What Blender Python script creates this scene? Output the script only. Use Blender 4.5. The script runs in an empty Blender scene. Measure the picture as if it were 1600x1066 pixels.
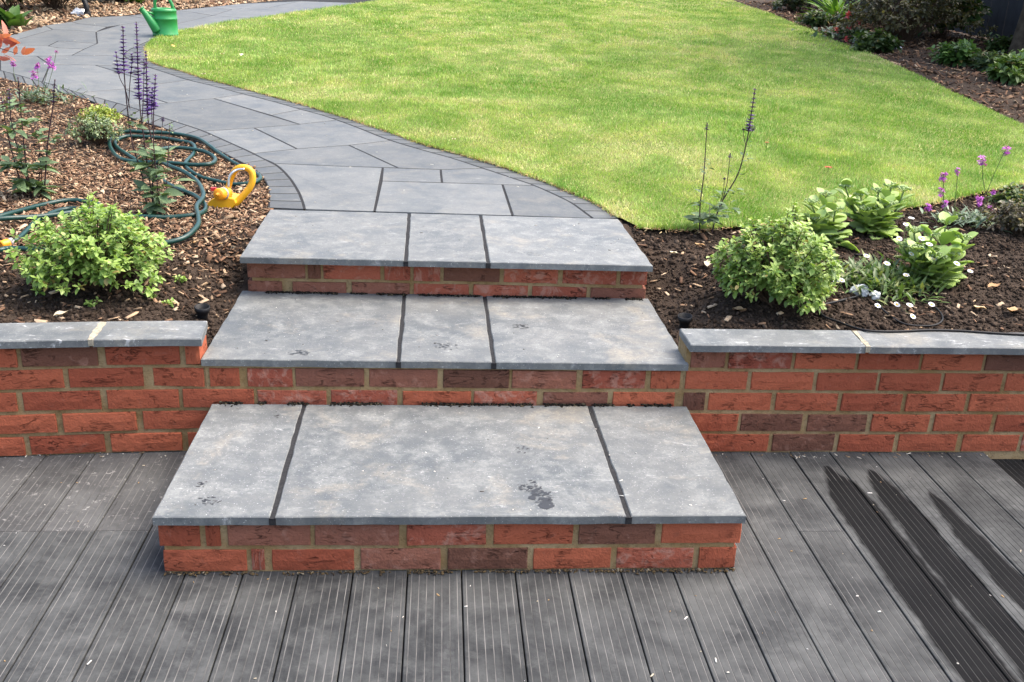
import bpy, bmesh, math, random
import numpy as np
from mathutils import Vector, Matrix

# ------------------------------------------------------------------ camera, sky, sun, exposure
scene = bpy.context.scene
col = scene.collection
R = math.radians
FPX = 1574.087
CAM = np.array([-0.0458, -2.2951, 1.5150])
CR = np.array([0.99737358, -0.06378696, 0.03430993])
CU = np.array([-0.00971678, 0.35158396, 0.93610592])
CF = np.array([0.07177417, 0.9339807, -0.35004075])
cd = bpy.data.cameras.new('camera')
cd.sensor_width = 36.0
cd.lens = FPX / 1600 * 36.0
cd.clip_start = 0.05
cd.clip_end = 500
cam = bpy.data.objects.new('camera', cd)
col.objects.link(cam)
cam.matrix_world = Matrix(((CR[0], CU[0], -CF[0], CAM[0]), (CR[1], CU[1], -CF[1], CAM[1]), (CR[2], CU[2], -CF[2], CAM[2]), (0, 0, 0, 1)))
scene.camera = cam

SUN_EL, SUN_AZ = R(60), R(82)          # azimuth measured from +Y towards +X
world = bpy.data.worlds.new('World')
scene.world = world
world.use_nodes = True
wn = world.node_tree
bg = wn.nodes['Background']
sky = wn.nodes.new('ShaderNodeTexSky')
sky.sky_type = 'NISHITA'
sky.sun_disc = False
sky.sun_elevation = SUN_EL
sky.sun_rotation = SUN_AZ
sky.air_density = 1.0
sky.dust_density = 5.0
sky.ozone_density = 0.6
wn.links.new(sky.outputs[0], bg.inputs[0])
bg.inputs[1].default_value = 0.15
sl = bpy.data.lights.new('sun', 'SUN')
sl.energy = 1.05
sl.angle = R(42)
sl.color = (1.0, 0.95, 0.86)
sun = bpy.data.objects.new('sun', sl)
col.objects.link(sun)
sdir = Vector((math.sin(SUN_AZ) * math.cos(SUN_EL), math.cos(SUN_AZ) * math.cos(SUN_EL), math.sin(SUN_EL)))
sun.rotation_euler = sdir.to_track_quat('Z', 'Y').to_euler()
sun.location = sdir * 30
scene.view_settings.view_transform = 'Standard'
scene.view_settings.look = 'None'
scene.view_settings.exposure = 1.74
scene.view_settings.gamma = 1.0
scene.view_settings.use_curve_mapping = False

# ------------------------------------------------------------------ measuring helpers
YW = 0.6964                                    # plane of the retaining wall and second riser

def gz(Y):                                     # level of path and lawn: flat at the steps, then gently rising
    t = np.maximum(0, np.asarray(Y, float) - 2.1)
    return .475 + .05 * t * t / (t + .8)

def bez(a, b, t):
    t = np.clip((t - a) / (b - a), 0, 1)
    return t * t * (3 - 2 * t)

def ray(x, y):
    return CF + CR * (x - 800) / FPX - CU * (y - 533) / FPX

def atz(x, y, z):
    d = ray(x, y)
    return CAM + d * (z - CAM[2]) / d[2]

def atY(x, y, Y):
    d = ray(x, y)
    return CAM + d * (Y - CAM[1]) / d[1]

def on(x, y, hf):
    d = ray(x, y)
    t0, t1 = 0.8, 0.8
    while t1 < 60:
        q = CAM + d * t1
        if q[2] < hf(q[0], q[1]):
            break
        t0 = t1
        t1 += 0.05
    for _ in range(25):
        m = (t0 + t1) / 2
        q = CAM + d * m
        if q[2] < hf(q[0], q[1]):
            t1 = m
        else:
            t0 = m
    return CAM + d * t1

def atg(x, y):
    return on(x, y, lambda X, Y: float(gz(Y)))

rng = np.random.default_rng(7)
random.seed(5)

def hash2(ix, iy, seed):
    h = (ix.astype(np.int64) * 374761393 + iy.astype(np.int64) * 668265263 + seed * 974634721) & 0x7fffffff
    h = (h ^ (h >> 13)) * 1274126177 & 0x7fffffff
    return ((h ^ (h >> 16)) & 0xffff) / 65535.0

def vnoise(x, y, seed=0):
    x = np.asarray(x, float); y = np.asarray(y, float)
    ix = np.floor(x); iy = np.floor(y)
    fx = x - ix; fy = y - iy
    fx = fx * fx * (3 - 2 * fx); fy = fy * fy * (3 - 2 * fy)
    a = hash2(ix, iy, seed); b = hash2(ix + 1, iy, seed); c = hash2(ix, iy + 1, seed); d = hash2(ix + 1, iy + 1, seed)
    return (a * (1 - fx) + b * fx) * (1 - fy) + (c * (1 - fx) + d * fx) * fy - .5

def fbm(x, y, seed=0, n=4):
    s = 0; a = 1.0; f = 1.0
    for i in range(n):
        s = s + a * vnoise(x * f, y * f, seed + i * 17)
        a *= .55; f *= 2.1
    return s

def inpoly(P, poly):
    x, y = P[:, 0], P[:, 1]
    r = np.zeros(len(P), bool)
    n = len(poly)
    j = n - 1
    for i in range(n):
        xi, yi = poly[i]; xj, yj = poly[j]
        c = ((yi > y) != (yj > y)) & (x < (xj - xi) * (y - yi) / (yj - yi + 1e-12) + xi)
        r ^= c
        j = i
    return r

def catmull(P, n=8):
    P = np.array(P, float)
    Q = np.vstack([2 * P[0] - P[1], P, 2 * P[-1] - P[-2]])
    out = []
    for i in range(1, len(Q) - 2):
        for k in range(n):
            t = k / n
            a, b, c, d = Q[i - 1], Q[i], Q[i + 1], Q[i + 2]
            out.append(.5 * (2 * b + (c - a) * t + (2 * a - 5 * b + 4 * c - d) * t * t + (3 * b - a - 3 * c + d) * t ** 3))
    out.append(P[-1])
    return np.array(out)

# ------------------------------------------------------------------ object helpers
def link(o, parent=None):
    col.objects.link(o)
    if parent is not None:
        o.parent = parent
        if parent.parent is None:
            o.matrix_parent_inverse = Matrix.Translation(-Vector(parent.location))
    return o

def mesh(name, V, F, mat=None, parent=None, smooth=False, mids=None):
    me = bpy.data.meshes.new(name)
    me.from_pydata([tuple(map(float, v)) for v in V], [], F)
    for m in (mat if isinstance(mat, (list, tuple)) else [mat]):
        if m: me.materials.append(m)
    if mids is not None:
        me.polygons.foreach_set('material_index', mids)
    if smooth:
        me.polygons.foreach_set('use_smooth', [True] * len(me.polygons))
    me.update()
    return link(bpy.data.objects.new(name, me), parent)

def tag(o, label=None, cat=None, group=None, kind=None):
    if label: o['label'] = label
    if cat: o['category'] = cat
    if group: o['group'] = group
    if kind: o['kind'] = kind
    return o

def thing(name, loc, label, cat, group=None):
    o = bpy.data.objects.new(name, None)
    o.empty_display_size = .05
    o.location = tuple(map(float, loc))
    col.objects.link(o)
    return tag(o, label, cat, group)

def npmesh(name, V, T, mat, parent=None, colors=None, smooth=False):
    """V (n,3), T (m,k) equal-sized faces, fast path"""
    me = bpy.data.meshes.new(name)
    V = np.ascontiguousarray(V, dtype=np.float32); T = np.ascontiguousarray(T, dtype=np.int32)
    k = T.shape[1]
    me.vertices.add(len(V)); me.vertices.foreach_set('co', V.ravel())
    me.loops.add(T.size); me.loops.foreach_set('vertex_index', T.ravel())
    me.polygons.add(len(T)); me.polygons.foreach_set('loop_start', np.arange(0, T.size, k, dtype=np.int32))
    if smooth:
        me.polygons.foreach_set('use_smooth', np.ones(len(T), bool))
    if colors is not None:
        a = me.attributes.new('tint', 'FLOAT_COLOR', 'POINT')
        c = np.ones((len(V), 4), np.float32); c[:, :3] = colors
        a.data.foreach_set('color', c.ravel())
    me.materials.append(mat)
    me.update(calc_edges=True)
    return link(bpy.data.objects.new(name, me), parent)

def rots(n, yaw=None, pitch=None, roll=None):
    """random rotation matrices Rz(yaw) Rx(pitch) Ry(roll)"""
    yaw = rng.uniform(0, 2 * np.pi, n) if yaw is None else yaw
    pitch = np.zeros(n) if pitch is None else pitch
    roll = np.zeros(n) if roll is None else roll
    cz, sz, cx, sx, cy, sy = np.cos(yaw), np.sin(yaw), np.cos(pitch), np.sin(pitch), np.cos(roll), np.sin(roll)
    Z = np.zeros(n); O = np.ones(n)
    Rz = np.stack([np.stack([cz, -sz, Z], 1), np.stack([sz, cz, Z], 1), np.stack([Z, Z, O], 1)], 1)
    Rx = np.stack([np.stack([O, Z, Z], 1), np.stack([Z, cx, -sx], 1), np.stack([Z, sx, cx], 1)], 1)
    Ry = np.stack([np.stack([cy, Z, sy], 1), np.stack([Z, O, Z], 1), np.stack([-sy, Z, cy], 1)], 1)
    return Rz @ Rx @ Ry

def frames(D, twist=None):
    """matrices whose Y axis follows directions D (n,3), Z as close to up as possible"""
    D = D / np.linalg.norm(D, axis=1, keepdims=True)
    up = np.tile(np.array([0, 0, 1.0]), (len(D), 1)) + rng.normal(0, .02, (len(D), 3))
    X = np.cross(D, up); X /= np.linalg.norm(X, axis=1, keepdims=True) + 1e-9
    Zz = np.cross(X, D)
    if twist is not None:
        c, s = np.cos(twist)[:, None], np.sin(twist)[:, None]
        X, Zz = X * c + Zz * s, Zz * c - X * s
    return np.stack([X, D, Zz], 2)

def batch(name, tv, tf, Rm, loc, scl, mat, parent=None, colors=None, smooth=False):
    """many transformed copies of one template joined in one mesh"""
    tv = np.array(tv, float); tf = np.array(tf)
    n = len(loc)
    scl = np.asarray(scl, float)
    if scl.ndim == 1: scl = scl[:, None] * np.ones(3)
    V = np.einsum('nij,nkj->nki', Rm, tv[None] * scl[:, None, :]) + np.asarray(loc)[:, None, :]
    T = tf[None] + (np.arange(n) * len(tv))[:, None, None]
    c = None if colors is None else np.repeat(np.asarray(colors), len(tv), axis=0)
    return npmesh(name, V.reshape(-1, 3), T.reshape(-1, tf.shape[1]), mat, parent, c, smooth)

def tube(P, r, n=8, cap=True):
    P = np.array(P, float)
    r = np.full(len(P), r) if np.isscalar(r) else np.array(r, float)
    V = []; F = []
    t = np.gradient(P, axis=0)
    nrm = None
    for i in range(len(P)):
        d = t[i] / (np.linalg.norm(t[i]) + 1e-12)
        if nrm is None:
            a = np.array([0, 0, 1.]) if abs(d[2]) < .9 else np.array([1., 0, 0])
            nrm = np.cross(d, a)
        nrm = nrm - d * (nrm @ d); nrm /= np.linalg.norm(nrm) + 1e-12
        b = np.cross(d, nrm)
        for k in range(n):
            a = 2 * np.pi * k / n
            V.append(P[i] + r[i] * (np.cos(a) * nrm + np.sin(a) * b))
    for i in range(len(P) - 1):
        for k in range(n):
            k2 = (k + 1) % n
            F.append([i * n + k, i * n + k2, (i + 1) * n + k2, (i + 1) * n + k])
    if cap:
        F.append(list(range(n))[::-1]); F.append([(len(P) - 1) * n + k for k in range(n)])
    return V, F

class MB:
    def __init__(s): s.V = []; s.F = []
    def add(s, VF):
        o = len(s.V); s.V += list(VF[0]); s.F += [[i + o for i in f] for f in VF[1]]; return s
    def box(s, a, b):
        x0, y0, z0 = a; x1, y1, z1 = b
        return s.add(([(x0, y0, z0), (x1, y0, z0), (x1, y1, z0), (x0, y1, z0), (x0, y0, z1), (x1, y0, z1), (x1, y1, z1), (x0, y1, z1)],
                      [[3, 2, 1, 0], [4, 5, 6, 7], [0, 1, 5, 4], [1, 2, 6, 5], [2, 3, 7, 6], [3, 0, 4, 7]]))
    def tri(s):
        return [[f[0], f[i], f[i + 1]] for f in s.F for i in range(1, len(f) - 1)]
    def build(s, name, mat, parent=None, smooth=False):
        return mesh(name, s.V, s.F, mat, parent, smooth)

def lathe(prof, n=24, axis=None, origin=(0, 0, 0)):
    """prof: (radius, height) pairs; axis: direction of height"""
    V = []; F = []
    ax = np.array(axis if axis is not None else (0, 0, 1), float); ax /= np.linalg.norm(ax)
    a = np.array([0, 0, 1.]) if abs(ax[2]) < .9 else np.array([1., 0, 0])
    u = np.cross(a, ax); u /= np.linalg.norm(u); v = np.cross(ax, u)
    for (r, h) in prof:
        for k in range(n):
            t = 2 * np.pi * k / n
            V.append(np.array(origin) + ax * h + r * (np.cos(t) * u + np.sin(t) * v))
    for i in range(len(prof) - 1):
        for k in range(n):
            k2 = (k + 1) % n
            F.append([i * n + k, i * n + k2, (i + 1) * n + k2, (i + 1) * n + k])
    return V, F

# ------------------------------------------------------------------ materials
class NT:
    def __init__(s, name, rough=.8, spec=.3):
        s.m = bpy.data.materials.new(name); s.m.use_nodes = True
        s.t = s.m.node_tree; s.b = s.t.nodes['Principled BSDF']
        s.b.inputs['Roughness'].default_value = rough
        s.b.inputs['Specular IOR Level'].default_value = spec
    def n(s, typ, props=None, **inp):
        nd = s.t.nodes.new('ShaderNode' + typ)
        for k, v in (props or {}).items(): setattr(nd, k, v)
        for k, v in inp.items():
            key = int(k[1:]) if k[0] == 'i' and k[1:].isdigit() else k
            s.put(nd.inputs[key], v)
        return nd
    def put(s, sock, v):
        if isinstance(v, bpy.types.NodeSocket): s.t.links.new(v, sock)
        else: sock.default_value = v
    def math(s, op, a, b=0.0, c=0.0, clamp=False):
        nd = s.n('Math', {'operation': op, 'use_clamp': clamp}, i0=a, i1=b, i2=c); return nd.outputs[0]
    def noise(s, vec, scale, detail=4, rough=.55, dist=0.0, fac=True):
        nd = s.n('TexNoise', None, Vector=vec, Scale=scale, Detail=detail, Roughness=rough, Distortion=dist)
        return nd.outputs[0] if fac else nd.outputs[1]
    def ramp(s, f, stops):
        nd = s.n('ValToRGB', None, Fac=f)
        e = nd.color_ramp.elements
        while len(e) > 1: e.remove(e[-1])
        for i, (p, c) in enumerate(stops):
            el = e[0] if i == 0 else e.new(p)
            el.position = p
            c = (c, c, c) if np.isscalar(c) else c
            el.color = (*c, 1)
        return nd.outputs[0]
    def mix(s, f, a, b, mode='MIX'):
        nd = s.n('MixRGB', {'blend_type': mode}, Fac=f)
        for i, v in ((1, a), (2, b)):
            if not isinstance(v, bpy.types.NodeSocket): v = (*v, 1) if len(v) == 3 else v
            s.put(nd.inputs[i], v)
        return nd.outputs[0]
    def pos(s, scale=(1, 1, 1)):
        g = s.n('TexCoord').outputs['Object']
        return s.n('Mapping', None, Vector=g, Scale=scale).outputs[0]
    def bump(s, h, strength=.5, dist=.01):
        nd = s.n('Bump', None, Height=h, Strength=strength, Distance=dist)
        s.put(s.b.inputs['Normal'], nd.outputs[0])
    def base(s, c): s.put(s.b.inputs['Base Color'], c if isinstance(c, bpy.types.NodeSocket) else (*c, 1))

def simple(name, c, rough=.6, spec=.4, var=.12, scale=30, bump=0, sss=0):
    m = NT(name, rough, spec)
    p = m.pos()
    f = m.noise(p, scale, 3)
    m.base(m.mix(m.ramp(f, [(.3, 0), (.7, 1)]), tuple(x * (1 - var) for x in c), tuple(min(1, x * (1 + var)) for x in c)))
    if bump: m.bump(m.noise(p, scale * 3, 3), bump, .004)
    return m.m

def m_slab(name='blue_grey_stone', dirt=1.0, tone=1.0, scuff=.5):
    m = NT(name, .62, .35)
    p = m.pos()
    oi = m.n('ObjectInfo').outputs['Random']
    pv = m.n('VectorMath', {'operation': 'ADD'}, i0=p, i1=m.n('CombineXYZ', None, X=m.math('MULTIPLY', oi, 37.0), Y=m.math('MULTIPLY', oi, 11.0)).outputs[0]).outputs[0]
    big = m.noise(pv, 3.6, 8, .72, .3)
    med = m.noise(pv, 13, 8, .74, .2)
    c = m.mix(m.ramp(big, [(.38, 0), (.62, 1)]), (.088, .099, .102), (.150, .155, .147))
    c = m.mix(m.ramp(med, [(.46, 0), (.66, .8 * dirt)]), c, (.228, .237, .225))
    warm = m.noise(pv, 4.2, 8, .72, .4)
    c = m.mix(m.ramp(warm, [(.54, 0), (.70, .7 * dirt)]), c, (.29, .262, .205))
    fine = m.noise(pv, 85, 5, .7)
    c = m.mix(m.ramp(fine, [(.32, .6), (.56, 0)]), c, (.10, .105, .115))
    sp = m.noise(pv, 210, 2, .5)
    c = m.mix(m.ramp(sp, [(.66, 0), (.74, .6 * dirt)]), c, (.55, .55, .54))
    st = m.n('Mapping', None, Vector=pv, Scale=(20, 70, 20), Rotation=(0, 0, .5)).outputs[0]
    sc = m.math('MULTIPLY', m.ramp(m.noise(st, 1, 4, .6, 1.2), [(.66 - .06 * scuff, 0), (.74 - .06 * scuff, 1)]), m.ramp(med, [(.42, 0), (.6, 1)]))
    c = m.mix(m.math('MULTIPLY', sc, scuff), c, (.52, .52, .51))
    k = m.math('MULTIPLY', m.math('ADD', .86, m.math('MULTIPLY', oi, .28)), tone)
    c = m.mix(1.0, c, m.n('CombineXYZ', None, X=k, Y=k, Z=k).outputs[0], 'MULTIPLY')
    m.base(c)
    m.put(m.b.inputs['Roughness'], m.ramp(med, [(.3, .5), (.7, .75)]))
    m.bump(m.math('ADD', m.math('MULTIPLY', fine, .5), med), .22, .004)
    return m.m

def m_brick(name, a, b, worn=0.0):
    m = NT(name, .88, .2)
    p = m.pos((.215, 1, .065))
    oi = m.n('ObjectInfo').outputs['Random']
    pv = m.n('VectorMath', {'operation': 'ADD'}, i0=p, i1=m.n('CombineXYZ', None, X=m.math('MULTIPLY', oi, 53.0), Y=m.math('MULTIPLY', oi, 29.0), Z=m.math('MULTIPLY', oi, 17.0)).outputs[0]).outputs[0]
    c = m.mix(m.ramp(m.math('ADD', m.math('MULTIPLY', m.noise(pv, 14, 4, .6), .5), m.math('MULTIPLY', oi, .5)), [(.25, 0), (.75, 1)]), a, b)
    fine = m.noise(pv, 160, 4, .7)
    c = m.mix(m.ramp(fine, [(.25, .45), (.5, 0)]), c, tuple(x * .45 for x in a))
    cre = m.n('Mapping', None, Vector=pv, Scale=(9, 9, 42), Rotation=(0, .12, 0)).outputs[0]
    w = m.noise(cre, 1.0, 3, .55, 1.6)
    crease = m.ramp(m.math('ABSOLUTE', m.math('SUBTRACT', w, .5)), [(0, 1), (.026, 0)])
    gate = m.ramp(m.noise(pv, 15, 2), [(.53, 0), (.63, 1)])
    crease = m.math('MULTIPLY', crease, gate)
    c = m.mix(m.math('MULTIPLY', crease, .42), c, tuple(x * .28 for x in a))
    ef = m.noise(pv, 26, 5, .65, .7)
    lo = .61 - .11 * worn
    c = m.mix(m.ramp(ef, [(lo, 0), (lo + .13, .18 + .42 * worn)]), c, (.40, .225, .165))
    di = m.noise(pv, 34, 5, .7, .4)
    c = m.mix(m.ramp(di, [(.62, 0), (.72, .35 + .3 * worn)]), c, (.05, .035, .025))
    m.base(c)
    m.bump(m.math('SUBTRACT', m.math('ADD', m.math('MULTIPLY', fine, .35), m.noise(pv, 40, 4)), m.math('MULTIPLY', crease, 2.4)), .8, .007)
    return m.m

def m_mortar():
    m = NT('ochre_mortar', .95, .1)
    p = m.pos()
    c = m.mix(m.ramp(m.noise(p, 9, 5, .6), [(.35, 0), (.65, 1)]), (.25, .160, .068), (.36, .26, .14))
    c = m.mix(m.ramp(m.noise(p, 60, 5, .7), [(.5, 0), (.7, .6)]), c, (.13, .085, .04))
    m.base(c); m.bump(m.noise(p, 180, 4, .7), .7, .006)
    return m.m

def m_deck(name='charcoal_composite', dark=0.0):
    m = NT(name, .75, .22)
    p = m.pos()
    oi = m.n('ObjectInfo').outputs['Random']
    sx = m.n('SeparateXYZ', None, Vector=m.n('NewGeometry').outputs['Position'])
    X, Y = sx.outputs[0], sx.outputs[1]
    wp = m.n('NewGeometry').outputs['Position']
    st = m.n('Mapping', None, Vector=wp, Scale=(90, 3, 90)).outputs[0]
    grain = m.noise(st, 1, 5, .65)
    c = m.mix(m.ramp(grain, [(.3, 0), (.7, 1)]), (.018, .0192, .0202), (.034, .0358, .0368))
    bl = m.noise(wp, 4.5, 9, .74, .2)
    c = m.mix(m.ramp(bl, [(.40, 0), (.66, .85)]), c, (.088, .0905, .088))
    b2 = m.noise(wp, 17, 9, .76, .3)
    c = m.mix(m.ramp(b2, [(.52, 0), (.75, .55)]), c, (.125, .126, .121))
    # dusty pale scuffs, most on the boards by the left wall
    du = m.noise(wp, 46, 5, .72, .8)
    leftdust = m.math('MULTIPLY', m.math('LESS_THAN', X, -.6), m.math('GREATER_THAN', Y, .205))
    thr = m.math('SUBTRACT', .70, m.math('MULTIPLY', leftdust, .11))
    c = m.mix(m.math('MULTIPLY', leftdust, .22), c, (.13, .125, .12))
    dm = m.math('MULTIPLY', m.math('SUBTRACT', du, thr), 14, clamp=True)
    c = m.mix(m.math('MULTIPLY', dm, .6), c, (.30, .29, .275))
    k = m.math('ADD', .86, m.math('MULTIPLY', oi, .28))
    c = m.mix(1.0, c, m.n('CombineXYZ', None, X=k, Y=k, Z=k).outputs[0], 'MULTIPLY')
    # wet streaks lying along three boards
    wet = None
    rag = m.math('MULTIPLY', m.math('SUBTRACT', m.noise(m.n('Mapping', None, Vector=wp, Scale=(14, 7, 1)).outputs[0], 1, 4, .55), .5), .05)
    for (x0, x1, y1, tip) in ((1.164, 1.302, .60, .22), (1.312, 1.420, .575, .24), (1.460, 1.546, .43, .28)):
        xc, hw = (x0 + x1) / 2, (x1 - x0) / 2
        taper = m.math('MULTIPLY', m.math('SUBTRACT', y1, Y), 1 / tip, clamp=True)
        hwv = m.math('MULTIPLY', m.math('POWER', taper, .6), hw)
        d = m.math('SUBTRACT', hwv, m.math('ABSOLUTE', m.math('SUBTRACT', X, xc)))
        d = m.math('ADD', d, rag)
        g = m.math('MULTIPLY', m.math('MULTIPLY', m.math('ADD', d, .006), 80, clamp=True), m.math('LESS_THAN', Y, y1))
        inb = m.math('MULTIPLY', m.math('GREATER_THAN', X, x0 - .008), m.math('LESS_THAN', X, x1 + .008))
        g = m.math('MULTIPLY', g, inb)
        wet = g if wet is None else m.math('MAXIMUM', wet, g)
    if dark: wet = m.math('MAXIMUM', wet, dark)  # dark boards get one near-black tone over their whole length
    c = m.mix(m.math('MULTIPLY', wet, .93), c, (.006, .006, .0065))
    m.put(m.b.inputs['Specular IOR Level'], m.math('SUBTRACT', .2, m.math('MULTIPLY', wet, .17)))
    m.base(c)
    m.put(m.b.inputs['Roughness'], m.math('SUBTRACT', .78, m.math('MULTIPLY', wet, .1)))
    m.bump(m.math('ADD', grain, m.math('MULTIPLY', b2, .6)), .3, .003)
    return m.m

def m_groove():
    m = NT('groove_dust', .9, .2)
    wp = m.n('NewGeometry').outputs['Position']
    st = m.n('Mapping', None, Vector=wp, Scale=(40, 6, 1)).outputs[0]
    f = m.noise(st, 1, 5, .7)
    g = m.noise(wp, 4, 3)
    f = m.math('ADD', f, m.math('MULTIPLY', m.math('SUBTRACT', g, .5), .5))
    sx = m.n('SeparateXYZ', None, Vector=wp)
    dry = m.math('SUBTRACT', 1.0, m.math('MULTIPLY', m.math('MULTIPLY', m.math('GREATER_THAN', sx.outputs[0], 1.16), m.math('LESS_THAN', sx.outputs[1], .5)), .75))
    m.base(m.mix(m.math('MULTIPLY', m.ramp(f, [(.30, 0), (.62, 1)]), dry), (.035, .035, .034), (.175, .17, .162)))
    return m.m

def m_tint(name, rough=.7, spec=.3, trans=0.0, var=.25, scale=60, bump=0.0):
    """colour from the per-piece 'tint' attribute with fine natural variation"""
    m = NT(name, rough, spec)
    a = m.n('Attribute', {'attribute_name': 'tint'}).outputs['Color']
    p = m.pos()
    f = m.noise(p, scale, 3)
    k = m.math('ADD', 1 - var, m.math('MULTIPLY', f, 2 * var))
    c = m.mix(1.0, a, m.n('CombineXYZ', None, X=k, Y=k, Z=k).outputs[0], 'MULTIPLY')
    m.base(c)
    if trans:
        tr = m.n('BsdfTranslucent', None, Color=m.mix(1.0, c, (1.0, 1.1, .45), 'MULTIPLY'))
        mx = m.n('MixShader', None, Fac=trans)
        m.t.links.new(m.b.outputs[0], mx.inputs[1]); m.t.links.new(tr.outputs[0], mx.inputs[2])
        m.t.links.new(mx.outputs[0], m.t.nodes['Material Output'].inputs[0])
    if bump: m.bump(m.noise(p, scale * 4, 3), bump, .003)
    return m.m

def m_leaf(name, a, b, rough=.5, trans=.25, rim=None):
    m = NT(name, rough, .4)
    p = m.pos()
    oi = m.n('ObjectInfo').outputs['Random']
    c = m.mix(m.ramp(m.math('ADD', m.math('MULTIPLY', m.noise(p, 25, 3), .6), m.math('MULTIPLY', oi, .4)), [(.3, 0), (.7, 1)]), a, b)
    m.base(c)
    tr = m.n('BsdfTranslucent', None, Color=m.mix(1.0, c, (1.0, 1.1, .45), 'MULTIPLY'))
    mx = m.n('MixShader', None, Fac=trans)
    m.t.links.new(m.b.outputs[0], mx.inputs[1]); m.t.links.new(tr.outputs[0], mx.inputs[2])
    m.t.links.new(mx.outputs[0], m.t.nodes['Material Output'].inputs[0])
    return m.m

def m_soil(name, a, b):
    m = NT(name, .95, .15)
    p = m.pos()
    f = m.noise(p, 30, 6, .7)
    c = m.mix(m.ramp(f, [(.3, 0), (.7, 1)]), a, b)
    c = m.mix(m.ramp(m.noise(p, 6, 4), [(.4, 0), (.7, .5)]), c, tuple(x * 1.5 for x in b))
    m.base(c); m.bump(m.math('ADD', f, m.noise(p, 140, 4, .7)), .9, .012)
    return m.m

def m_lawn():
    m = NT('lawn_thatch', .95, .1)
    p = m.pos()
    c = m.mix(m.ramp(m.noise(p, 3, 5, .65), [(.3, 0), (.7, 1)]), (.12, .19, .035), (.30, .33, .10))
    c = m.mix(m.ramp(m.noise(p, 70, 4, .7), [(.35, .6), (.6, 0)]), c, (.06, .055, .02))
    m.base(c); m.bump(m.noise(p, 160, 3, .7), .8, .02)
    return m.m

SLAB = m_slab()
COPE = m_slab('coping_stone_grey', .9, 1.02, 1.0)
PATHSLAB = m_slab('path_stone_grey', .5, .86)
SETT = m_slab('sett_stone_grey', .35, .66)
BRICK_R = m_brick('red_brick', (.40, .110, .054), (.27, .067, .035), 0.0)
BRICK_W = m_brick('weathered_red_brick', (.37, .106, .060), (.26, .068, .041), 1.0)
BRICK_D = m_brick('purple_brown_brick', (.175, .074, .047), (.125, .055, .036), .35)
BRICK_P = m_brick('dusty_purple_brick', (.25, .100, .064), (.175, .072, .048), .5)
MORTAR = m_mortar()
GROUT = simple('black_grout', (.022, .022, .023), .9, .2, .3, 80, .5)
DECK = m_deck(); DECK_DARK = m_deck('charcoal_composite_dark', .95); GROOVE = m_groove()
SOIL = m_soil('dark_soil', (.025, .0175, .0125), (.060, .042, .030))
CLOD = m_tint('soil_clods', .95, .12, 0, .3, 120, .8)
CHIP = m_tint('bark_chips', .85, .2, 0, .3, 90, .4)
GRASS = m_tint('grass_blades', .55, .3, .3, .15, 30)
LAWN = m_lawn()
LEAFT = m_tint('small_leaves', .42, .45, .28, .12, 40)
STEM = simple('dark_plum_stem', (.045, .022, .026), .6, .3, .3, 60)
GSTEM = simple('green_stem', (.10, .15, .045), .6, .3, .3, 60)
TWIG = simple('brown_twig', (.09, .06, .04), .8, .2, .3, 80, .4)
PETAL = m_tint('petals', .55, .3, .25, .1, 60)
SALV = m_leaf('grey_green_leaf', (.10, .155, .075), (.16, .235, .11), .6, .22)
SEDL = m_leaf('fleshy_pale_leaf', (.33, .46, .12), (.45, .57, .21), .5, .25)
HOSE = simple('teal_rubber', (.003, .036, .028), .38, .5, .15, 40)
YEL = simple('yellow_plastic', (.74, .38, .012), .4, .5, .05, 20)
ORA = simple('orange_plastic', (.78, .30, .01), .4, .5, .05, 20)
GREYP = simple('grey_plastic', (.33, .32, .30), .45, .5, .1, 40)
REDP = simple('red_plastic', (.55, .03, .03), .4, .5, .05, 20)
BLACKP = simple('black_plastic', (.008, .008, .009), .55, .25, .2, 40)
GREENP = simple('green_plastic', (.018, .22, .055), .38, .5, .08, 12)
DRY = m_leaf('dry_leaf', (.42, .25, .12), (.55, .40, .24), .8, .2)
PALED = m_leaf('pale_dry_leaf', (.60, .50, .36), (.72, .64, .5), .8, .2)
WETM = simple('wet_stone', (.026, .027, .028), .45, .4, .1, 60)
WHITEP = simple('white_polythene', (.72, .73, .75), .35, .5, .08, 60)
FENCE = simple('charcoal_fence_paint', (.030, .030, .034), .75, .3, .25, 8, .3)
BARK = simple('tree_bark', (.065, .05, .036), .95, .1, .45, 14, 1.0)
MET = NT('brushed_aluminium', .35, .5); MET.b.inputs['Metallic'].default_value = 1; MET.base((.7, .7, .7)); MET = MET.m

# ------------------------------------------------------------------ outlines traced on the ground
PX_IN = [(-130, 96), (-60, 110), (0, 122), (38, 131), (80, 140), (112, 148), (148, 160), (180, 174), (210, 186), (240, 195), (264, 203), (284, 211), (310, 221), (340, 234.5), (366, 248), (392, 261), (404, 270), (413, 281), (418, 292), (420, 308), (419, 324.5)]
PX_LJ = [(-120, 80), (-60, 97), (0, 110), (58, 126), (88, 134), (122, 145), (164, 156), (196, 165), (240, 179), (270, 189), (298, 198), (318, 205), (334, 212), (352, 220), (372, 229), (392, 238), (410, 247.5), (428, 255.5), (442, 266.5), (454, 280), (462, 292), (468, 303), (473, 316), (476, 327)]
PX_RJ = [(240, 61), (218, 70), (200, 79), (194, 87), (208, 96), (232, 105), (260, 114), (294, 125), (336, 135), (380, 147), (426, 158.5), (470, 171), (500, 179), (526, 187.5), (560, 200), (610, 219.5), (676, 239), (702, 246), (729, 254.5), (754, 263), (779, 271), (804, 279.5), (835, 290), (873, 307), (896, 319), (926, 341)]
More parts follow.
